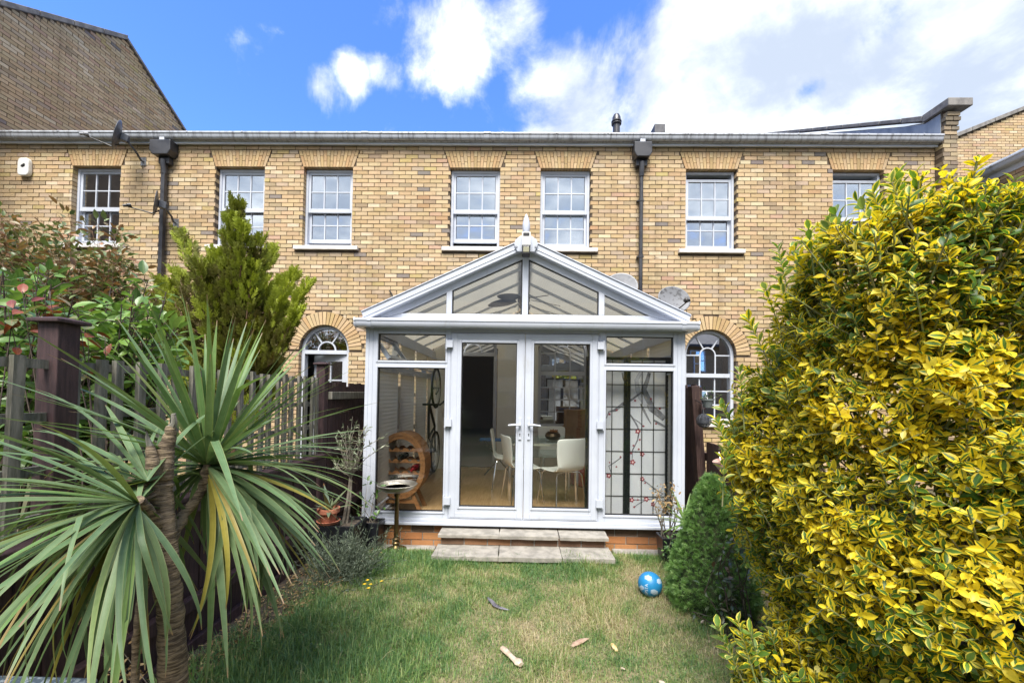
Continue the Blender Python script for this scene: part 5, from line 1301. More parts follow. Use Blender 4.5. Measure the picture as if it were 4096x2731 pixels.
# ================================================================== GOLDEN CONIFER
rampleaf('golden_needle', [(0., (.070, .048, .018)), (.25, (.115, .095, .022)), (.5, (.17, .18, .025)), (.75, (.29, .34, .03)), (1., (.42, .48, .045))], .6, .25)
def spray_t():
    vs, fs, at_ = [], [], []
    def seg(p, d, L, w):
        d = np.array(d)/np.linalg.norm(d); s_ = np.cross(d, [0, 0, 1.]); s_ = s_/max(1e-6, np.linalg.norm(s_)); n0 = len(vs)
        for a, ww in ((0, .6), (.55, 1.), (1., .15)):
            for u in (-1, 1): vs.append(np.array(p)+d*L*a+s_*u*w*ww); at_.append((.5+.5*u, a))
        fs.append((n0, n0+1, n0+3, n0+2)); fs.append((n0+2, n0+3, n0+5, n0+4))
    seg((0, 0, 0), (1, 0, 0), 1., .06)
    for k in range(5):
        x = .16+.17*k; L = .42*(1-.11*k)
        for s_ in (-1, 1): seg((x, 0, 0), (1, s_*.95, .35*(1 if k % 2 else -.5)), L, .065); 
    return np.array(vs), np.array(fs), np.array(at_)
SPR_T = spray_t()
cc = at(948, 1300, 4.45)
cf = thing('golden_conifer', 'feathery yellow-green conifer with bronze shaded sides behind the fence', 'tree', (cc.x, 4.45, 0))
m = MB(); m.tube([(cc.x, 4.45, -.02), (cc.x-.02, 4.45, 1.2), (cc.x, 4.45, 2.6), (cc.x, 4.45, 3.45)], [.07, .06, .035, .008], 10); m.build('trunk', 'bark_red', cf, smooth=True)
plumes = [(948, 815, .30), (870, 1010, .30), (1040, 950, .25), (1090, 1000, .22), (1180, 1090, .26), (1235, 1135, .18), (1130, 1180, .26), (1190, 1240, .22), (790, 1040, .25), (720, 930, .26), (700, 1080, .3), (640, 1120, .25), (660, 1230, .3), (1010, 1060, .3), (940, 950, .28), (650, 1330, .3), (680, 1420, .3),
          (1130, 1330, .24), (800, 1150, .35), (930, 1150, .35), (1060, 1170, .35), (760, 1280, .35), (880, 1290, .35), (1010, 1300, .35), (1070, 1320, .30), (830, 1400, .35), (960, 1420, .35), (1090, 1430, .35), (740, 1450, .3), (1110, 1450, .24), (920, 880, .25), (975, 905, .22), (1130, 1120, .24), (610, 1180, .2), (830, 1060, .28)]
P_, D_, C_ = [], [], []; brs = []
rr = random.Random(4)
for px, py, rad in plumes:
    dy = rr.uniform(-.38, .38); tip = at(px, py, 4.45+dy); zb = max(.4, tip.z-rr.uniform(.75, 1.1)); root = Vector((cc.x+rr.uniform(-.06, .06), 4.45, zb))
    d = tip-root; mid = root+d*.5+Vector((d.x*.12, d.y*.12, -.10)); brs.append(([root, mid, tip], [.016, .010, .003]))
    tone = rr.uniform(.10, .95); bright = 1 if rr.random() < .55 else 0
    for k in range(260):
        t = rr.random()**.6; p = root.lerp(mid, t*2) if t < .5 else mid.lerp(tip, t*2-1)
        th = rr.uniform(0, 6.283); rr_ = rad*.62*math.sqrt(rr.random())*(1-t*.78)*(.75+.5*abs(math.sin(t*9+th*1.5)))
        out = Vector((math.cos(th), math.sin(th), rr.uniform(-.3, .3)))
        dirv = (d.normalized()*1.0+out*.75+Vector((0, 0, .75)))
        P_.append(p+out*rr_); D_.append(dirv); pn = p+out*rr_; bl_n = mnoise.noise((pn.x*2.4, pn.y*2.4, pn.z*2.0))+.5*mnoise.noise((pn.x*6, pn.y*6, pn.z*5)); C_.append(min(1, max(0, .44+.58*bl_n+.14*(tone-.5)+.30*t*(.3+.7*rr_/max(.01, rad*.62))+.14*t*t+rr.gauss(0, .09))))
n = len(P_); P_ = np.array([tuple(p) for p in P_]); D_ = np.array([tuple(p) for p in D_])
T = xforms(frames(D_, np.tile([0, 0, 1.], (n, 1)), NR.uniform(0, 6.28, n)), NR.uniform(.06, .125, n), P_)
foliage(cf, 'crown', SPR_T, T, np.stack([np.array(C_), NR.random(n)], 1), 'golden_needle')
twigs(cf, 'limbs', 'bark_red', brs)
# ================================================================== SHRUBS BEHIND THE LEFT FENCE
rampleaf('shrub_leaf', [(0., (.07, .13, .045)), (.45, (.13, .235, .05)), (.8, (.20, .34, .06)), (1., (.29, .42, .11))], .35, .3, midrib=(.20, .28, .10))
rampleaf('photinia_leaf', [(0., (.09, .13, .05)), (.5, (.16, .21, .075)), (.66, (.24, .20, .09)), (.85, (.32, .17, .085)), (1., (.38, .21, .11))], .4, .2)
rampleaf('bronze_leaf', [(0., (.20, .045, .02)), (.4, (.30, .09, .03)), (.7, (.22, .06, .06)), (.85, (.16, .20, .07)), (1., (.24, .25, .13))], .35, .25, midrib=(.30, .14, .08))
LT = leaf_t(4, 4, OV(.23, .9), .25, .35)
def shrub(name, label, cat, base, tips, n_leaf, Ls, mat, stem='bark_dark', twig_n=1, along=.55, r=.012, tone=None, seed=1, spread=.10):
    """stems from the base to the given tips, leaves set along their upper part"""
    rr = random.Random(seed); base = Vector(base); t_ = thing(name, label, cat, base); segs = []; P, D, C_ = [], [], []
    for tip in tips:
        tip = Vector(tip); d = tip-base; b = base+Vector((d.x*.15+rr.gauss(0, .03), d.y*.15+rr.gauss(0, .03), 0))
        mid = b.lerp(tip, .55)+Vector((rr.gauss(0, .06), rr.gauss(0, .06), .04*d.length)); segs.append(([b, mid, tip], [r, r*.65, r*.25]))
        for k in range(n_leaf):
            q = 1-rr.random()*along; p = b.lerp(mid, q*2) if q < .5 else mid.lerp(tip, q*2-1)
            sd = Vector((rr.gauss(0, 1), rr.gauss(0, 1), rr.gauss(0, .8))).normalized(); pp = p+sd*rr.random()*spread
            if (pp-p).length > .06 and rr.random() < .6: segs.append(([p, p.lerp(pp, .6)+Vector((0, 0, .01)), pp], [r*.3, r*.2, r*.12]))
            P.append(pp); D.append(sd+Vector((0, 0, .25))); C_.append(rr.random() if tone is None else max(0, min(1, rr.gauss(*tone))))
    n = len(P); T = xforms(frames(np.array([tuple(x) for x in D]), np.tile([0, 0, 1.], (n, 1)), NR.normal(0, .5, n)), NR.uniform(Ls[0], Ls[1], n), np.array([tuple(x) for x in P]))
    foliage(t_, 'leaves', LT, T, np.stack([np.array(C_), NR.random(n)], 1), mat); twigs(t_, 'stems', stem, segs, 5); return t_
def pts_in(poly_px, n, y0, y1, seed):
    rr = random.Random(seed); out = []
    (xa, ya), (xb, yb) = poly_px
    for _ in range(n): out.append(at(rr.uniform(xa, xb), rr.uniform(ya, yb), rr.uniform(y0, y1)))
    return out
q = at(430, 1700, 2.75)
shrub('leafy_shrub', 'bright green leafy shrub spilling over the grey trellis', 'shrub', (q.x-.25, 2.7, 0), pts_in(((320, 1110), (700, 1400)), 34, 2.35, 3.2, 2)+pts_in(((330, 1330), (640, 1480)), 12, 2.3, 2.8, 4), 44, (.07, .12), 'shrub_leaf', seed=3, along=.45, spread=.14, tone=(.55, .28))
q = at(80, 1700, 2.35)
shrub('leafy_shrub', 'dark green shrub behind the first tall fence post', 'shrub', (q.x-.2, 2.35, 0), pts_in(((-250, 1060), (330, 1500)), 44, 2.0, 2.9, 6), 48, (.065, .115), 'shrub_leaf', seed=5, along=.5, spread=.13, tone=(.32, .25))
shrub('photinia_shrub', 'twiggy reddish brown shrub below the left sash window', 'shrub', (-4.3, 4.1, 0), pts_in(((-150, 860), (470, 1130)), 80, 3.7, 4.7, 8)+pts_in(((-150, 1000), (560, 1260)), 50, 3.6, 4.6, 9), 95, (.06, .10), 'photinia_leaf', 'bark_red', seed=7, along=.62, spread=.22, r=.006)
shrub('bronze_shrub', 'shrub with large bronze and red leaves above the fence post cap', 'shrub', at(150, 2300, 1.95).xy.to_3d() if False else (ax(150, 1400, -2.15).x, 1.98, 0), [at(px, py, y_) for px, py, y_ in ((90, 1165, 1.9), (130, 1150, 1.95), (200, 1195, 1.9), (250, 1215, 1.95), (310, 1230, 1.95), (60, 1210, 1.9), (30, 1230, 1.95), (350, 1310, 2.1), (420, 1340, 2.2), (320, 1360, 2.1))], 6, (.07, .105), 'bronze_leaf', seed=11, along=.12, spread=.05, r=.006)
# ================================================================== VARIEGATED HEDGE
def euo(nt, u, v, r1, r2, su):
    wob = math_n(nt, 'MULTIPLY', math_n(nt, 'SUBTRACT', noise(nt, 85., 3., .6), .5), .55)
    # r2 sets how wide the yellow margin is: from plain green to all yellow
    thr = maprange(nt, r2, 0., 1., 1.25, -.25, smooth=False)
    e = math_n(nt, 'ADD', math_n(nt, 'MAXIMUM', u, math_n(nt, 'MULTIPLY', v, .0)), wob)
    fac = maprange(nt, math_n(nt, 'SUBTRACT', e, thr), -.07, .07)
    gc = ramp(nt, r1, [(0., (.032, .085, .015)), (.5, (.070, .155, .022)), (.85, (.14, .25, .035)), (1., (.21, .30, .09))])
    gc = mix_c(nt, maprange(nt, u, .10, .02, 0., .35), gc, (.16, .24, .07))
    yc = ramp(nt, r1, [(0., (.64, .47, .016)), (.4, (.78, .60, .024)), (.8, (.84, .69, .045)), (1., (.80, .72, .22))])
    return mix_c(nt, fac, gc, yc)
leaf_shader('euonymus_leaf', euo, .42, .42, .4)
ELL = [((1.71, 1.80, 1.50), (.42, .45, .50)), ((1.97, 1.78, 1.00), (.76, .82, 1.00)), ((1.58, 1.58, 1.70), (.37, .40, .58)), ((1.53, 1.95, 1.28), (.38, .40, .40)), ((1.56, 1.93, 1.72), (.24, .25, .30)), ((1.47, 1.76, .18), (.40, .42, .28)), ((2.05, 1.45, 1.20), (.68, .45, .76))]
ELL = [((c[0]-.04, c[1], c[2]), r) for c, r in ELL]
def inside(P):
    d = np.full(len(P), 9.)
    for c, r in ELL:
        q = (P-np.array(c))/np.array(r); k = np.linalg.norm(q, axis=1); d = np.minimum(d, (k-1)*min(r))
    return d
def surf_samples(n):
    out, nor = [], []
    while len(out) < n:
        w_ = np.array([r[0]*r[1]+r[1]*r[2]+r[0]*r[2] for _, r in ELL]); i = NR.choice(len(ELL), p=w_/w_.sum()); c, r = np.array(ELL[i][0]), np.array(ELL[i][1])
        d = unit(NR.normal(size=3)); p = c+r*d; nn = unit(d/r)
        if p[2] < .03 or inside(p[None])[0] < -.015: continue
        if nn@(np.array([0, 0, 1.54])-p) < -.25*np.linalg.norm(p): continue          # the far side never shows
        if p[1] < .55 or p[0] > 2.55: continue
        out.append(p+nn*(.10*mnoise.noise(tuple(p*2.6))+.06*mnoise.noise(tuple(p*7.))+(NR.uniform(.02, .10) if NR.random() < .10 else 0))); nor.append(nn)
    return np.array(out), np.array(nor)
EV = [leaf_t(4, 4, OV(.23, 1.12), .38, .30), leaf_t(4, 4, OV(.20, 1.15), .55, .15), leaf_t(4, 4, OV(.25, 1.1), .22, .50)]
sp_, sn_ = surf_samples(5500)
LP, LD, LU, LS, LR1, LR2 = [], [], [], [], [], []; stems = []
for p, nn in zip(sp_, sn_):
    ax_ = unit(nn*.75+np.array([0, 0, .55])+NR.normal(0, .28, 3)); L = NR.uniform(.06, .14); p0 = p-ax_*L*.55; npair = int(NR.integers(3, 6))
    ytone = np.clip(.53+.24*mnoise.noise(tuple(p*2.3))*2+NR.normal(0, .16), .12, 1.); gt = NR.random()
    ytone = min(1., ytone+.10*max(0., min(1., (p[2]-1.)/.5)))  # yellower towards the top: stands in for light on the upper hedge
    if NR.random() < .18: ytone = NR.uniform(.78, 1.)
    sx = unit(np.cross(ax_, [.3, .2, 1.])); sy = np.cross(ax_, sx); ph = NR.uniform(0, PI)
    for k in range(npair):
        tt = (k+.4)/npair; b = p0+ax_*L*tt; a = ph+k*PI/2+NR.normal(0, .2)
        for s_ in (0, PI):
            sd = sx*math.cos(a+s_)+sy*math.sin(a+s_); lean = .35+.75*tt+NR.normal(0, .12)
            LP.append(b); LD.append(unit(sd+ax_*lean)); LU.append(ax_); LS.append(NR.uniform(.023, .045)*(.75+.5*math.sin(PI*(.2+.7*tt)))); LR1.append(np.clip(gt*.5+tt*.45+NR.normal(0, .08), 0, 1)); LR2.append(np.clip(ytone*(.75+.35*tt)+NR.normal(0, .08), 0, 1))
    stems.append((p0-ax_*.05, p0+ax_*L))
tops = [p for p, nn in zip(sp_, sn_) if nn[2] > .15 and p[2] > .9 and p[1] > 1.5]
extra = [(tops[int(NR.integers(len(tops)))], NR.uniform(.10, .22)) for _ in range(90)]
# tall single shoots that break the outline
for px, py, y_, L in ((3650, 690, 1.52, .34), (3560, 720, 1.55, .26), (3490, 760, 1.55, .30), (3720, 760, 1.5, .2), (3330, 880, 1.72, .22), (3290, 910, 1.75, .2), (3110, 985, 1.92, .2), (3180, 985, 1.9, .2), (3060, 1150, 1.95, .2), (2990, 1270, 1.95, .2), (2860, 1670, 1.95, .22), (2890, 1620, 1.95, .2), (2870, 2500, 1.75, .2), (2950, 2480, 1.72, .18), (3000, 2520, 1.7, .15), (3950, 860, 1.35, .15), (2900, 1800, 1.9, .16), (2960, 1480, 1.9, .18), *[(p, L, 0, L) for p, L in extra]):
    tip = np.array(at(px, py, y_)) if y_ else px+np.array([0, 0, py*.75]); ax_ = unit(np.array([NR.normal(-.25, .15), NR.normal(0, .15), 1.])); npair = int(L/.022)+1; p0 = tip-ax_*L; ph = NR.uniform(0, PI); sx = unit(np.cross(ax_, [.3, .9, .1])); sy = np.cross(ax_, sx); gr = NR.uniform(.25, .55)
    stems.append((p0-ax_*.1, tip))
    for k in range(npair):
        tt = (k+.3)/npair; a = ph+k*PI/2
        for s_ in (0, PI):
            sd = sx*math.cos(a+s_)+sy*math.sin(a+s_)
            LP.append(p0+ax_*L*tt); LD.append(unit(sd+ax_*(.5+.9*tt))); LU.append(ax_); LS.append(NR.uniform(.048, .066)); LR1.append(np.clip(NR.normal(.85, .1), 0, 1)); LR2.append(np.clip(gr+NR.normal(0, .06), 0, 1))
# older leaves deeper in, yellowed: brightness put into their colour
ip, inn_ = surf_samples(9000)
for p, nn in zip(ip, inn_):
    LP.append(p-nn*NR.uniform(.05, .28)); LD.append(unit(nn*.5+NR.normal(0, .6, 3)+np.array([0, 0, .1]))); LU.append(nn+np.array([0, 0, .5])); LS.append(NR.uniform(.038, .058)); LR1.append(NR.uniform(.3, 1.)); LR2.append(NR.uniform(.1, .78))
LP, LD, LU, LS = np.array(LP), np.array(LD), np.array(LU), np.array(LS); RN = np.stack([LR1, LR2], 1); n = len(LP)
dist = np.linalg.norm(LP-np.array([0, 0, 1.54]), axis=1); okd = dist > .72
LP, LD, LU, LS, RN, dist = LP[okd], LD[okd], LU[okd], LS[okd], RN[okd], dist[okd]; n = len(LP)
T = xforms(frames(LD, LU, NR.normal(0, .30, n)), np.stack([LS, LS*NR.uniform(.85, 1.15, n), LS], 1), LP)
hd_ = thing('variegated_hedge', 'tall bushy hedge of green leaves with bright yellow margins', 'hedge', (1.85, 1.75, 0))
# the 300 that show largest as leaves of their own
pxs = np.array([((p-np.array(CAM))@np.array(_ri)/max(.05, (p-np.array(CAM))@np.array(_fw)), -((p-np.array(CAM))@np.array(_up))/max(.05, (p-np.array(CAM))@np.array(_fw))) for p in LP])
vis_ = (pxs[:, 0] < 1.24) & (pxs[:, 1] < .72) & (inside(LP) > -.05)
order = np.argsort(np.where(vis_, dist/LS, 1e9)); own = order[:300]; rest = order[300:]
cache = {}
for i in own:
    vi = int(i) % 3; key = (vi, round(RN[i, 0]*3)/3, round(RN[i, 1]*5)/5)
    if key not in cache: cache[key] = single_leaf_mesh('leaf', EV[vi], 'euonymus_leaf', key[1], key[2])
    o = link_me('leaf', cache[key], hd_); A = Matrix.Identity(4)
    for a in range(3):
        for b in range(4): A[a][b] = T[i][a][b]
    A.translation -= hd_.location; o.matrix_basis = A
for vi in range(3):
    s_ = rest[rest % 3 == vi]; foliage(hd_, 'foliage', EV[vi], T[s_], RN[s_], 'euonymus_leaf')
m = MB()
for a, b in stems: m.tube([a, b], [.0034, .0022], 5, caps=False)
M['green_stem'] = simple('green_stem', (.15, .20, .06), .6, (.20, .19, .10), 15.)
m.build('shoots', 'green_stem', hd_, kind='stuff')
rr = random.Random(3); segs = []
for k in range(40):
    a = rr.uniform(0, 6.28); b0 = Vector((1.8+rr.gauss(0, .12), 1.75+rr.gauss(0, .15), -.02)); e = Vector((1.75+.5*math.cos(a), 1.7+.5*math.sin(a), rr.uniform(.6, 1.9))); segs.append(([b0, b0.lerp(e, .5)+Vector((0, 0, .15)), e], [.02, .013, .005]))
twigs(hd_, 'branches', 'bark', segs, 6)
# ================================================================== POTS AND PLANTS BY THE CONSERVATORY
bb_ = thing('bird_bath', 'slim bronze bird bath with a shallow metal bowl beside the conservatory window', 'bird bath', (-1.155, 3.85, .03))
m = MB(); m.lathe([(.10, 0), (.10, .012), (.055, .02), (.034, .035), (.026, .05), (.036, .06), (.036, .075), (.026, .085), (.034, .095), (.034, .11), (.022, .12), (.021, .50), (.030, .52), (.030, .535), (.05, .55)], (-1.155, 3.85, .03), 20); m.build('pedestal', 'brass', bb_, smooth=True)
m = MB(); m.lathe([(.05, .55), (.12, .565), (.165, .590), (.185, .618), (.190, .628), (.183, .632), (.170, .622), (.150, .606), (.10, .592), (0, .588)], (-1.155, 3.85, .03), 36); m.build('bowl', 'pewter', bb_, smooth=True)
M['water'] = simple('dark_water', (.15, .145, .13), .08); m = MB(); m.lathe([(0, .598), (.128, .598)], (-1.155, 3.85, .03), 30); m.build('water', 'water', bb_)
def planter(x0, x1, y0, y1, z1, lab):
    t = thing('planter_box', lab, 'planter', ((x0+x1)/2, (y0+y1)/2, .03)); m = MB(); e = .02
    m.add([(x0+e, y0+e, .03), (x1-e, y0+e, .03), (x1-e, y1-e, .03), (x0+e, y1-e, .03), (x0, y0, z1), (x1, y0, z1), (x1, y1, z1), (x0, y1, z1), (x0+.02, y0+.02, z1), (x1-.02, y0+.02, z1), (x1-.02, y1-.02, z1), (x0+.02, y1-.02, z1), (x0+.02, y0+.02, z1-.03), (x1-.02, y0+.02, z1-.03), (x1-.02, y1-.02, z1-.03), (x0+.02, y1-.02, z1-.03)],
          [(3, 2, 1, 0), (0, 1, 5, 4), (1, 2, 6, 5), (2, 3, 7, 6), (3, 0, 4, 7), (4, 5, 9, 8), (5, 6, 10, 9), (6, 7, 11, 10), (7, 4, 8, 11), (8, 9, 13, 12), (9, 10, 14, 13), (10, 11, 15, 14), (11, 8, 12, 15)]); m.build('box', 'planter', t, bevel=.004)
    m = MB(); m.add([(x0+.02, y0+.02, z1-.03), (x1-.02, y0+.02, z1-.03), (x1-.02, y1-.02, z1-.03), (x0+.02, y1-.02, z1-.03)], [(0, 1, 2, 3)]); m.build('compost', 'soil', t); return t
planter(-1.80, -1.40, 3.45, 3.75, .375, 'large black planter box carrying the terracotta pot beside the fence')
planter(-1.53, -1.30, 3.78, 3.955, .30, 'small black planter box under the climbing plant at the conservatory corner')
planter(1.30, 1.56, 3.62, 3.80, .27, 'black planter box of the withered shrub at the brick base')
# terracotta pot with aloe
p = at(1312, 2070, 3.52)
pt = thing('terracotta_pot', 'terracotta pot and saucer on the large black planter', 'pot', (p.x, 3.53, .376))
m = MB(); m.lathe([(.055, .012), (.075, .10), (.092, .10), (.094, .135), (.084, .137), (.080, .115), (0, .11)], (p.x, 3.53, .376), 24); m.build('pot_body', 'terracotta', pt, smooth=True)
m = MB(); m.lathe([(.06, 0), (.085, .005), (.098, .028), (.090, .030), (.075, .012), (0, .010)], (p.x, 3.53, .376), 24); m.build('saucer', 'terracotta', pt, smooth=True)
rampleaf('aloe_leaf', [(0., (.30, .24, .08)), (.3, (.16, .19, .10)), (1., (.13, .18, .12))], .4, .1, ((.36, .16, .05), .85))
al = thing('aloe_plant', 'aloe with thick spreading leaves in the terracotta pot', 'plant', (p.x, 3.53, .49))
for k in range(11):
    a = k*2.4; el = [1.4, 1.2, 1.1, .9, .8, .75, .6, .5, .35, .3, .2][k]; me = single_leaf_mesh('leaf', sword_t(.35, 0, R.uniform(.17, .27), .017, 7), 'aloe_leaf', R.uniform(.1, 1), .5)
    o = link_me('leaf', me, al, (0, 0, -.01)); o.rotation_euler = (Matrix.Rotation(a, 4, 'Z') @ Matrix.Rotation(-el, 4, 'Y')).to_euler()
# young olive
rampleaf('olive_leaf', [(0., (.11, .135, .075)), (.5, (.17, .20, .11)), (1., (.27, .29, .19))], .5, .15)
OL = leaf_t(2, 2, OV(.11, .9), .2, .15)
rr = random.Random(21); ob = Vector((-1.575, 3.62, .34)); ot = thing('olive_tree', 'young olive tree with sparse grey-green leaves in the black planter', 'tree', ob)
fork = at(1402, 1905, 3.62); segs = []; P, D = [], []
m = MB(); m.tube([ob, ob.lerp(fork, .5)+Vector((.01, 0, 0)), fork], [.016, .013, .011], 8); m.tube([ob+Vector((.03, .02, 0)), ob.lerp(fork, .5)+Vector((.03, .01, 0)), fork+Vector((.01, 0, -.03))], [.012, .010, .008], 8); m.build('trunk', 'bark', ot, smooth=True)
for k in range(34):
    tip = at(rr.uniform(1330, 1470), rr.uniform(1690, 1900), 3.62+rr.uniform(-.15, .15))
    if k < 5: tip = at([1410, 1425, 1380, 1555, 1540][k], [1665, 1690, 1720, 1770, 1740][k], 3.62)
    mid = fork.lerp(tip, .5)+Vector((rr.gauss(0, .03), rr.gauss(0, .03), rr.gauss(0, .02))); segs.append(([fork+Vector((0, 0, rr.uniform(-.04, .02))), mid, tip], [.005, .0035, .0015]))
    for q in range(13):
        t = rr.uniform(.35, 1); pp = mid.lerp(tip, t*1.5-.5) if t > .33 else fork.lerp(mid, t*3); d = (tip-fork).normalized()*.7+Vector((rr.gauss(0, .6), rr.gauss(0, .6), rr.gauss(0, .5))); P.append(tuple(pp)); D.append(tuple(d))
n = len(P); T = xforms(frames(np.array(D), np.tile([0, 0, 1.], (n, 1)), NR.normal(0, .8, n)), NR.uniform(.035, .06, n), np.array(P)); foliage(ot, 'leaves', OL, T, NR.random((n, 2)), 'olive_leaf'); twigs(ot, 'branches', 'bark', segs, 5)
# climber in the small planter
rampleaf('round_leaf', [(0., (.05, .11, .03)), (.6, (.10, .20, .045)), (1., (.17, .28, .07))], .35, .25, midrib=(.2, .3, .1))
shrub('climbing_plant', 'thin climbing plant with round green leaves at the conservatory corner', 'plant', (-1.41, 3.86, .27), [at(px, py, 3.80) for px, py in ((1470, 1925), (1512, 1935), (1440, 1985), (1490, 1975), (1475, 2010), (1430, 2040), (1505, 2060))], 5, (.045, .065), 'round_leaf', 'bark', seed=5, along=.5, spread=.04, r=.004)
# lavender
M['lav'] = rampleaf('lavender_leaf', [(0., (.08, .105, .07)), (.5, (.15, .19, .13)), (1., (.25, .29, .21))], .7, .2)
lv = thing('lavender_bush', 'grey-green lavender bush with wiry stems at the lawn edge', 'bush', (-1.42, 3.30, .03)); rr = random.Random(8); P, D, segs, LS_ = [], [], [], []
for k in range(330):
    b0 = Vector((-1.42+rr.gauss(0, .13), 3.28+rr.gauss(0, .12), .03)); a = rr.uniform(-.9, 2.6); el = rr.uniform(.35, 1.35); L = rr.uniform(.16, .40)*(1.2 if rr.random() < .25 else 1)
    d = Vector((math.cos(a)*math.cos(el), -.4*math.cos(el)+.5*math.sin(a)*math.cos(el), math.sin(el))).normalized(); tip = b0+d*L; mid = b0.lerp(tip, .5)+Vector((0, 0, .025)); segs.append(([b0, mid, tip], [.0022, .0018, .0012]))
    for q in range(20):
        t = rr.random()**.7*.95; pp = b0.lerp(mid, t*2) if t < .5 else mid.lerp(tip, t*2-1); P.append(tuple(pp)); D.append(tuple(d*.9+Vector((rr.gauss(0, .55), rr.gauss(0, .55), rr.gauss(0, .4))))); LS_.append(rr.uniform(.02, .038))
n = len(P); T = xforms(frames(np.array(D), np.tile([0, 0, 1.], (n, 1)), NR.normal(0, .8, n)), np.stack([np.array(LS_)]*3, 1)*np.array([1, .6, 1.]), np.array(P)); foliage(lv, 'leaves', OL, T, NR.random((n, 2)), 'lavender_leaf'); twigs(lv, 'stems', 'lavender_leaf', segs, 4)
# ================================================================== RIGHT SIDE
rampleaf('spruce_needle', [(0., (.10, .19, .06)), (.45, (.19, .34, .095)), (.8, (.27, .46, .13)), (1., (.40, .56, .22))], .5, .35)
def tuft_t(n=9):
    vs, fs, at_ = [], [], []
    rr = random.Random(2)
    for k in range(n):
        a = 2*PI*k/n*1.7; x0 = .1+.75*k/n; d = np.array([.8, math.cos(a)*.75, math.sin(a)*.75]); d /= np.linalg.norm(d); s_ = np.cross(d, [.2, .4, 1.]); s_ /= np.linalg.norm(s_); b = np.array([x0*.7, 0, 0]); n0 = len(vs); L = .55
        for t, w_ in ((0, .045), (1., .018)):
            for u in (-1, 1): vs.append(b+d*L*t+s_*w_*u); at_.append((.5+.5*u, t))
        fs.append((n0, n0+1, n0+3, n0+2))
    return np.array(vs), np.array(fs), np.array(at_)
TU = tuft_t(11)
sb = az(2845, 2445, .04); sx0, sy0, sH, sR = sb.x+.05, sb.y+.10, .93, .315
spc = thing('dwarf_spruce', 'dense green cone-shaped dwarf spruce between the ball and the hedge', 'tree', (sx0, sy0, .03))
def s_rad(t): return sR*(1-t)**.72*(1.0 if t > .16 else .80+1.25*t)*1.02+.012
m = MB(); m.lathe([(max(.004, s_rad(t)*.86), t*sH*.97) for t in [i/14 for i in range(15)]], (sx0, sy0, .03), 22); M['spruce_core'] = simple('spruce_shade', (.035, .07, .022), .95, (.06, .07, .03), 30.); m.build('shade_core', 'spruce_core', spc, smooth=True)  # added dark solid; shade between the needles is put into its colour
m = MB(); m.tube([(sx0, sy0, -.02), (sx0, sy0, .2)], [.03, .025], 8); m.build('trunk', 'bark_red', spc)
P, D, C_ = [], [], []
for k in range(7200):
    t = R.random()**1.25; a = R.uniform(0, 2*PI); r = s_rad(t)
    nb = mnoise.noise((math.cos(a)*2.6+5, math.sin(a)*2.6, t*9.)); nb2 = mnoise.noise((math.cos(a)*6, math.sin(a)*6, t*20.)); rr_ = r*(1+.10*nb+.07*nb2)*R.uniform(.88, 1.02)
    if R.random() > .65+.6*nb2: continue
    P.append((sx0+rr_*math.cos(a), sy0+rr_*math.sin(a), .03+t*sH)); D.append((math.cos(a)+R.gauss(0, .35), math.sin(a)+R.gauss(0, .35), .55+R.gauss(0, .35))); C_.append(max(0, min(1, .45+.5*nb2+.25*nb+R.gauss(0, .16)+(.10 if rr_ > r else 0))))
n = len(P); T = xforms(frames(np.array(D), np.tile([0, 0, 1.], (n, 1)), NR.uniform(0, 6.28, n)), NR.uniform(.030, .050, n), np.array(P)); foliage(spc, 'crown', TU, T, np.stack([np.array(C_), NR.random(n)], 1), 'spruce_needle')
rampleaf('dull_leaf', [(0., (.05, .07, .04)), (.5, (.10, .14, .07)), (.8, (.16, .20, .11)), (1., (.20, .11, .07))], .35, .2, midrib=(.16, .18, .10))
q = az(2985, 2560, .04)
shrub('straggly_shrub', 'straggly dark leaved shrub between the spruce and the hedge', 'shrub', (q.x, q.y, .03), [at(px, py, q.y+R.uniform(-.2, .12)) for px, py in ((2900, 2150), (2930, 2180), (2870, 2230), (2890, 2290), (2960, 2100), (2950, 2250), (2990, 2300), (2920, 2330), (3010, 2200), (2930, 2430), (2980, 2400), (2900, 2480), (3030, 2480), (2960, 2060))], 13, (.03, .055), 'dull_leaf', 'bark_dark', seed=31, along=.7, spread=.05, r=.005)
rampleaf('dry_leaf', [(0., (.20, .12, .05)), (.6, (.33, .22, .10)), (1., (.45, .33, .18))], .8, .15)
shrub('withered_shrub', 'withered shrub with curled tan leaves in the black planter', 'shrub', (1.385, 3.70, .24), [at(px, py, 3.68) for px, py in ((2622, 1950), (2640, 1990), (2660, 1925), (2680, 1960), (2700, 1940), (2705, 1985), (2670, 1990), (2650, 2020), (2690, 2010), (2630, 2030))], 17, (.022, .045), 'dry_leaf', 'bark', seed=17, along=.35, spread=.05, r=.006)
ct = at(2742, 2095, 3.58); sc2 = thing('young_cordyline', 'small spiky green cordyline beside the conservatory corner', 'plant', (ct.x, 3.58, .03))
rampleaf('lime_sword', [(0., (.13, .22, .05)), (1., (.22, .33, .08))], .4, .3)
m = MB(); m.tube([(ct.x, 3.58, .0), ct], [.018, .014], 8); m.build('stem', 'cork', sc2, smooth=True)
for k in range(26):
    a = k*2.4; el = 1.35-1.5*(k/26); me = single_leaf_mesh('leaf', sword_t(.4, 0, R.uniform(.2, .34), .011, 7), 'lime_sword', R.random(), .5); o = link_me('leaf', me, sc2, ct-sc2.location); o.rotation_euler = (Matrix.Rotation(a, 4, 'Z') @ Matrix.Rotation(-el, 4, 'Y')).to_euler()
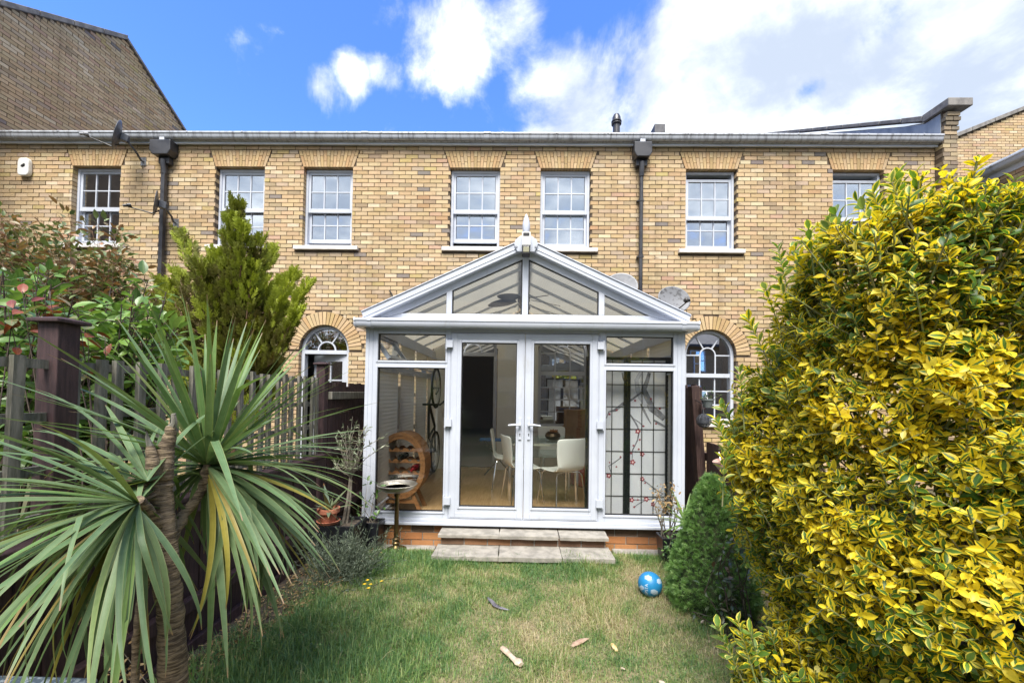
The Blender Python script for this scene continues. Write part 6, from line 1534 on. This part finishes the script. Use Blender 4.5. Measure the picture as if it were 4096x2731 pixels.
shrub('low_shrub', 'low bright green leafy plant at the foot of the planter', 'plant', (1.44, 3.50, .03), [at(px, py, 3.42) for px, py in ((2690, 2130), (2720, 2120), (2700, 2160), (2735, 2150), (2690, 2200), (2715, 2220), (2745, 2190), (2670, 2180), (2740, 2240), (2700, 2250))], 12, (.03, .05), 'round_leaf', 'green_stem', seed=19, along=.6, spread=.035, r=.003)
# hanging things on the right fence
p = at(2815, 1682, 4.13); ln = thing('wire_lantern', 'round dark wire lantern hanging from the leaning post', 'lantern', (p.x, 4.13, p.z-.07))
m = MB()
for k in range(11):
    z = -.060+.012*k; r = math.sqrt(max(.0004, .070**2-z*z)); m.tube([(p.x+r*math.cos(2*PI*i/24), 4.13+r*math.sin(2*PI*i/24), p.z+z) for i in range(25)], .0028, 4, caps=False)
for k in range(6):
    a = PI*k/6; m.tube([(p.x+.07*math.cos(a)*math.cos(b), 4.13+.07*math.sin(a)*math.cos(b), p.z+.07*math.sin(b)) for b in [2*PI*i/24 for i in range(25)]], .0024, 4, caps=False)
m.build('cage', 'dish_dark', ln, smooth=True, kind='stuff'); m = MB(); m.lathe([(0, -.05), (.05, -.03), (.05, .03), (0, .05)], (p.x, 4.13, p.z), 16); m.build('globe', 'black_plastic', ln, smooth=True)
m = MB(); m.tube([(p.x, 4.13, p.z+.07), (p.x, 4.16, p.z+.17), (p.x-.01, 4.31, p.z+.21)], .004, 6); m.build('hook', 'black_plastic', ln)
def hang_pot(px, py, y_, w_, lab, mat, tilt, cat='pot'):
    p = at(px, py, y_); t = thing('hanging_pot', lab, cat, p); m = MB(); m.lathe([(w_*.62, -w_*.75), (w_*.95, w_*.45), (w_*1.06, w_*.45), (w_*1.08, w_*.75), (w_*.95, w_*.75), (w_*.88, w_*.4), (0, w_*.35)], (0, 0, 0), 20); m.xf(Matrix.Translation(p) @ Matrix.Rotation(tilt, 4, 'Y')); m.build('pot_body', mat, t, smooth=True)
    m = MB(); m.tube([p+Vector((0, 0, w_*.5)), p+Vector((.01, .05, w_*1.9)), p+Vector((.05, .12, w_*1.8))], .003, 6); m.build('hook', 'steel', t); return p
M['pale_pot'] = simple('pale_pink_plastic', (.52, .33, .28), .5, (.45, .30, .26), 10.); M['grey_pot'] = simple('grey_green_pot', (.15, .17, .17), .5)
hang_pot(2882, 1856, 3.80, .055, 'pale pink pot hanging tilted on the low fence', 'pale_pot', -.35)
p = hang_pot(2830, 1612, 4.20, .062, 'grey pot with a dry plant hanging at the top of the leaning post', 'grey_pot', 0.)
shrub('potted_plant', 'small dry plant in the grey hanging pot', 'plant', (p.x, 4.20, p.z+.03), [p+Vector((R.uniform(-.06, .06), R.uniform(-.05, .05), R.uniform(.06, .15))) for _ in range(12)], 5, (.015, .03), 'round_leaf', 'bark', seed=41, along=.7, spread=.02, r=.002)
# ================================================================== ON THE LAWN
bp = az(2600, 2375, .04); br_ = .088; bc = Vector((bp.x, bp.y, lawn_z(bp.x, bp.y)+br_-.004))
M['ball'] = simple('blue_ball_cover', (.016, .24, .50), .42, (.018, .20, .43), 5., .12, 90.); M['print'] = simple('white_print', (.62, .70, .74), .6)
bl2 = thing('football', 'blue football with white hatched patches and lettering on the lawn', 'ball', bc-Vector((0, 0, br_)))
m = MB(); nn = 24; m.lathe([(max(0, br_*math.sin(PI*i/nn)), -br_*math.cos(PI*i/nn)) for i in range(nn+1)], bc, 40); m.build('cover', 'ball', bl2, smooth=True)
vd = (CAM-bc).normalized(); vr = vd.cross(Vector((0, 0, 1))).normalized()*-1; vu = vd.cross(vr)
if vu.z < 0: vu = -vu
if vr.x < 0: vr = -vr
def on_ball(u, v, e=1.004):
    r2 = u*u+v*v
    return bc+(vr*u+vu*v+vd*math.sqrt(max(0, 1-r2)))*br_*e
m = MB()
for cu, cv_, s_ in ((-.16, .46, .29), (.72, .33, .27), (-.68, -.38, .25), (.33, -.55, .30)):
    for k in range(7):
        o_ = (k-3)/3.4*s_; hl_ = s_*(1-.45*abs(o_)/s_)*.95
        nrm = Vector((cu, cv_)); 
        pts = []
        for t in range(6):
            w_ = -hl_+2*hl_*t/5
            pts.append((cu+o_*.95*math.sqrt(max(.15, 1-cu*cu)), cv_+w_*.9*math.sqrt(max(.15, 1-cv_*cv_))))
        wd = s_*.085*math.sqrt(max(.15, 1-cu*cu)); P0 = [q for q in pts if q[0]**2+q[1]**2 < .93]
        for a, b in zip(P0, P0[1:]): m.add([on_ball(a[0]-wd, a[1]), on_ball(a[0]+wd, a[1]), on_ball(b[0]+wd, b[1]), on_ball(b[0]-wd, b[1])], [(0, 1, 2, 3)])
m.build('hatched_patches', 'print', bl2, kind='stuff')
fc = bpy.data.curves.new('lettering', 'FONT'); fc.body = 'KIPSTA'; fc.size = 1; fc.align_x = 'LEFT'; fc.resolution_u = 3
fo = bpy.data.objects.new('lettering', fc); COL.objects.link(fo); bpy.context.view_layer.update()
tm = bpy.data.meshes.new_from_object(fo.evaluated_get(bpy.context.evaluated_depsgraph_get())); bpy.data.objects.remove(fo)
import bmesh
bmx = bmesh.new(); bmx.from_mesh(tm); bmesh.ops.subdivide_edges(bmx, edges=bmx.edges[:], cuts=1); bmx.to_mesh(tm); bmx.free()
xs = [v.co.x for v in tm.vertices]; sc_ = 1.02/max(xs)
off = Vector(bl2.location)
for v in tm.vertices:
    tx, ty = v.co.x*sc_, v.co.y*sc_          # reads upwards
    ang = -1.10+tx*1.06; v.co = on_ball(-.17-ty*1.1, math.sin(ang), 1.006)-off
tm.materials.append(M['print']); link_me('lettering', tm, bl2)
M['bone'] = simple('chewed_bone', (.52, .44, .34), .7, (.36, .27, .19), 25., .3, 80.); M['rawhide'] = simple('brown_chew', (.30, .19, .13), .7, (.42, .31, .22), 25., .3, 60.)
M['yellow_chip'] = simple('yellow_wood', (.55, .36, .12), .75, (.62, .48, .26), 30.); M['slate_bit'] = simple('dark_plastic_scrap', (.045, .04, .05), .4, (.16, .15, .17), 16.)
def lump(px_pts, rads, sq, mat, name, lab, cat, n=9):
    pts = []
    for px, py in px_pts: q = az(px, py, .05); pts.append(Vector((q.x, q.y, lawn_z(q.x, q.y)+.016+max(rads)*sq*.55)))
    m = MB(); m.tube(pts, rads, n, sq=sq); tag(m.build(name, mat, smooth=True, center=True), lab, cat)
lump([(2008, 2598), (2020, 2608), (2042, 2628), (2060, 2645), (2075, 2655), (2084, 2664)], [.016, .019, .015, .017, .027, .016], .7, 'bone', 'chew_bone', 'pale dog bone with a flared end lying on the lawn', 'bone', 11)
lump([(2285, 2588), (2300, 2578), (2325, 2565), (2352, 2555)], [.006, .017, .018, .006], .55, 'rawhide', 'bark_piece', 'flat brown piece of wood lying on the dry grass', 'wood')
lump([(2448, 2578), (2456, 2590), (2466, 2607)], [.009, .014, .010], .35, 'yellow_chip', 'wood_chip', 'small yellow wood chip lying on the dry grass', 'wood chip')
lump([(2487, 2668), (2500, 2674)], [.007, .005], .35, 'bone', 'pale_chip', 'tiny pale chip lying on the lawn', 'wood chip')
lump([(1951, 2393), (1965, 2405), (1980, 2422), (2000, 2432), (2035, 2440)], [.008, .015, .016, .013, .006], .5, 'slate_bit', 'dark_scrap', 'dark curved scrap lying on the lawn', 'scrap')
lump([(2636, 2725), (2660, 2730)], [.010, .008], .4, 'bone', 'pale_stone', 'pale flat stone at the lawn edge near the hedge shoots', 'stone')
M['petal'] = simple('yellow_petal', (.75, .48, .01), .6)
for i, (px, py) in enumerate(((1458, 2336), (1470, 2320), (1474, 2352), (1482, 2337), (1527, 2325))):
    q = az(px, py, .10); t = thing('yellow_flower', 'small yellow wild flower standing in the grass', 'flower', (q.x, q.y, .03), group='yellow wild flowers in the lawn')
    m = MB(); m.tube([(q.x, q.y, .03), (q.x+.003, q.y, .098)], .0012, 4); m.build('stalk', 'green_stem', t)
    m = MB()
    for k in range(6):
        a = 2*PI*k/6; m.add([(q.x, q.y, .099), (q.x+.011*math.cos(a-.4), q.y+.011*math.sin(a-.4), .104), (q.x+.014*math.cos(a), q.y+.014*math.sin(a), .105), (q.x+.011*math.cos(a+.4), q.y+.011*math.sin(a+.4), .104)], [(0, 1, 2, 3)])
    m.build('petals', 'petal', t)
# storage box by the fence, weeds and litter in the bed
M['box_blue'] = simple('speckled_blue_plastic', (.075, .105, .14), .5, (.26, .31, .35), 60., .2, 80., lo=.5, hi=.58)
sbx = thing('storage_box', 'blue-grey speckled storage box by the fence under the palm leaves', 'box', (-1.62, 1.16, .03))
m = MB(); m.box(-1.80, -1.45, .98, 1.36, .03, .50); m.build('body', 'box_blue', sbx, bevel=.012); m = MB(); m.box(-1.82, -1.43, .96, 1.38, .501, .545); m.build('lid', 'box_blue', sbx, bevel=.012)
q = az(470, 2690, .25)
shrub('withered_weed', 'dried brown weed standing beside the palm trunk', 'plant', (-1.45, 1.75, .03), [at(px, py, 1.70) for px, py in ((430, 2600), (455, 2560), (470, 2640), (420, 2680), (480, 2700))], 12, (.02, .045), 'dry_leaf', 'bark', seed=23, along=.5, spread=.03, r=.003)
shrub('ground_weeds', 'low dark green weeds in the soil under the palm', 'plant', (-1.25, 1.98, .03), [(-1.25+R.gauss(0, .22), 2.05+R.gauss(0, .28), .05+R.random()*.06) for _ in range(46)], 7, (.018, .04), 'shrub_leaf', 'green_stem', seed=29, along=.4, spread=.04, r=.0016, tone=(.25, .2))
# dry litter in the bed
P, D = [], []
for k in range(1500):
    y = R.uniform(1.3, 3.8); x = R.uniform(-1.8, bed_r(y)+.12); P.append((x, y, lawn_z(x, y)+.026+R.random()*.012)); a = R.uniform(0, 6.28); D.append((math.cos(a), math.sin(a), R.gauss(0, .2)))
n = len(P); T = xforms(frames(np.array(D), np.tile([0, 0, 1.], (n, 1)), NR.normal(0, .6, n)), np.stack([NR.uniform(.015, .05, n), NR.uniform(.008, .03, n), NR.uniform(.02, .04, n)], 1), np.array(P))
V, F, A = scatter(LT[0], LT[1], T, LT[2], NR.random((n, 2))); o = np_mesh('leaf_litter', V, F, 'dry_leaf', (('leaf', A),), kind='stuff'); o['label'] = 'dry leaf litter scattered over the soil bed'; o['category'] = 'leaf litter'
# ================================================================== BEHIND THE VIEWPOINT (seen in the panes)
bm, bnt, bb2 = new_mat('far_brick'); bt = N(bnt, 'ShaderNodeTexBrick', i_Scale=1., i_Mortar_Size=.010, i_Brick_Width=.225, i_Row_Height=.075); mp = N(bnt, 'ShaderNodeMapping'); mp.inputs['Rotation'].default_value = (PI/2, 0, 0); link(bnt, pos(bnt), mp.inputs[0]); link(bnt, mp.outputs[0], bt.inputs[0])
bt.inputs[1].default_value = (.36, .24, .13, 1); bt.inputs[2].default_value = (.28, .19, .10, 1); bt.inputs[3].default_value = (.16, .13, .10, 1); link(bnt, bt.outputs[0], bb2.inputs['Base Color']); bb2.inputs['Roughness'].default_value = .9; M['far_brick'] = bm
oh = thing('facing_house', 'brick house across the gardens, mirrored in the arched window panes', 'house', (1, -9.5, 0))
m = MB(); m.box(-12, 13, -10, -9.5, -.03, 4.6); m.build('wall', 'far_brick', oh)
m = MB(); m.prism([(-9.2, 4.65), (-14, 6.6), (-14, 6.5), (-9.2, 4.5)], -12, 13, 'x'); m.build('roof', 'slate', oh)
for x in (-9, -6.2, -3.4, -.6, 2.2, 5, 7.8, 10.6):
    for z in (.9, 2.95):
        m = MB(); rect_frame(m, x-.45, x+.45, z, z+1.35, .07, -9.5, -9.45); m.box(x-.38, x+.38, -9.48, -9.46, z+.65, z+.71); wn = m.build('window', 'upvc', oh); put(pane_mesh(.78, 1.22), 'pane', wn, (x, -9.47, z+.675))
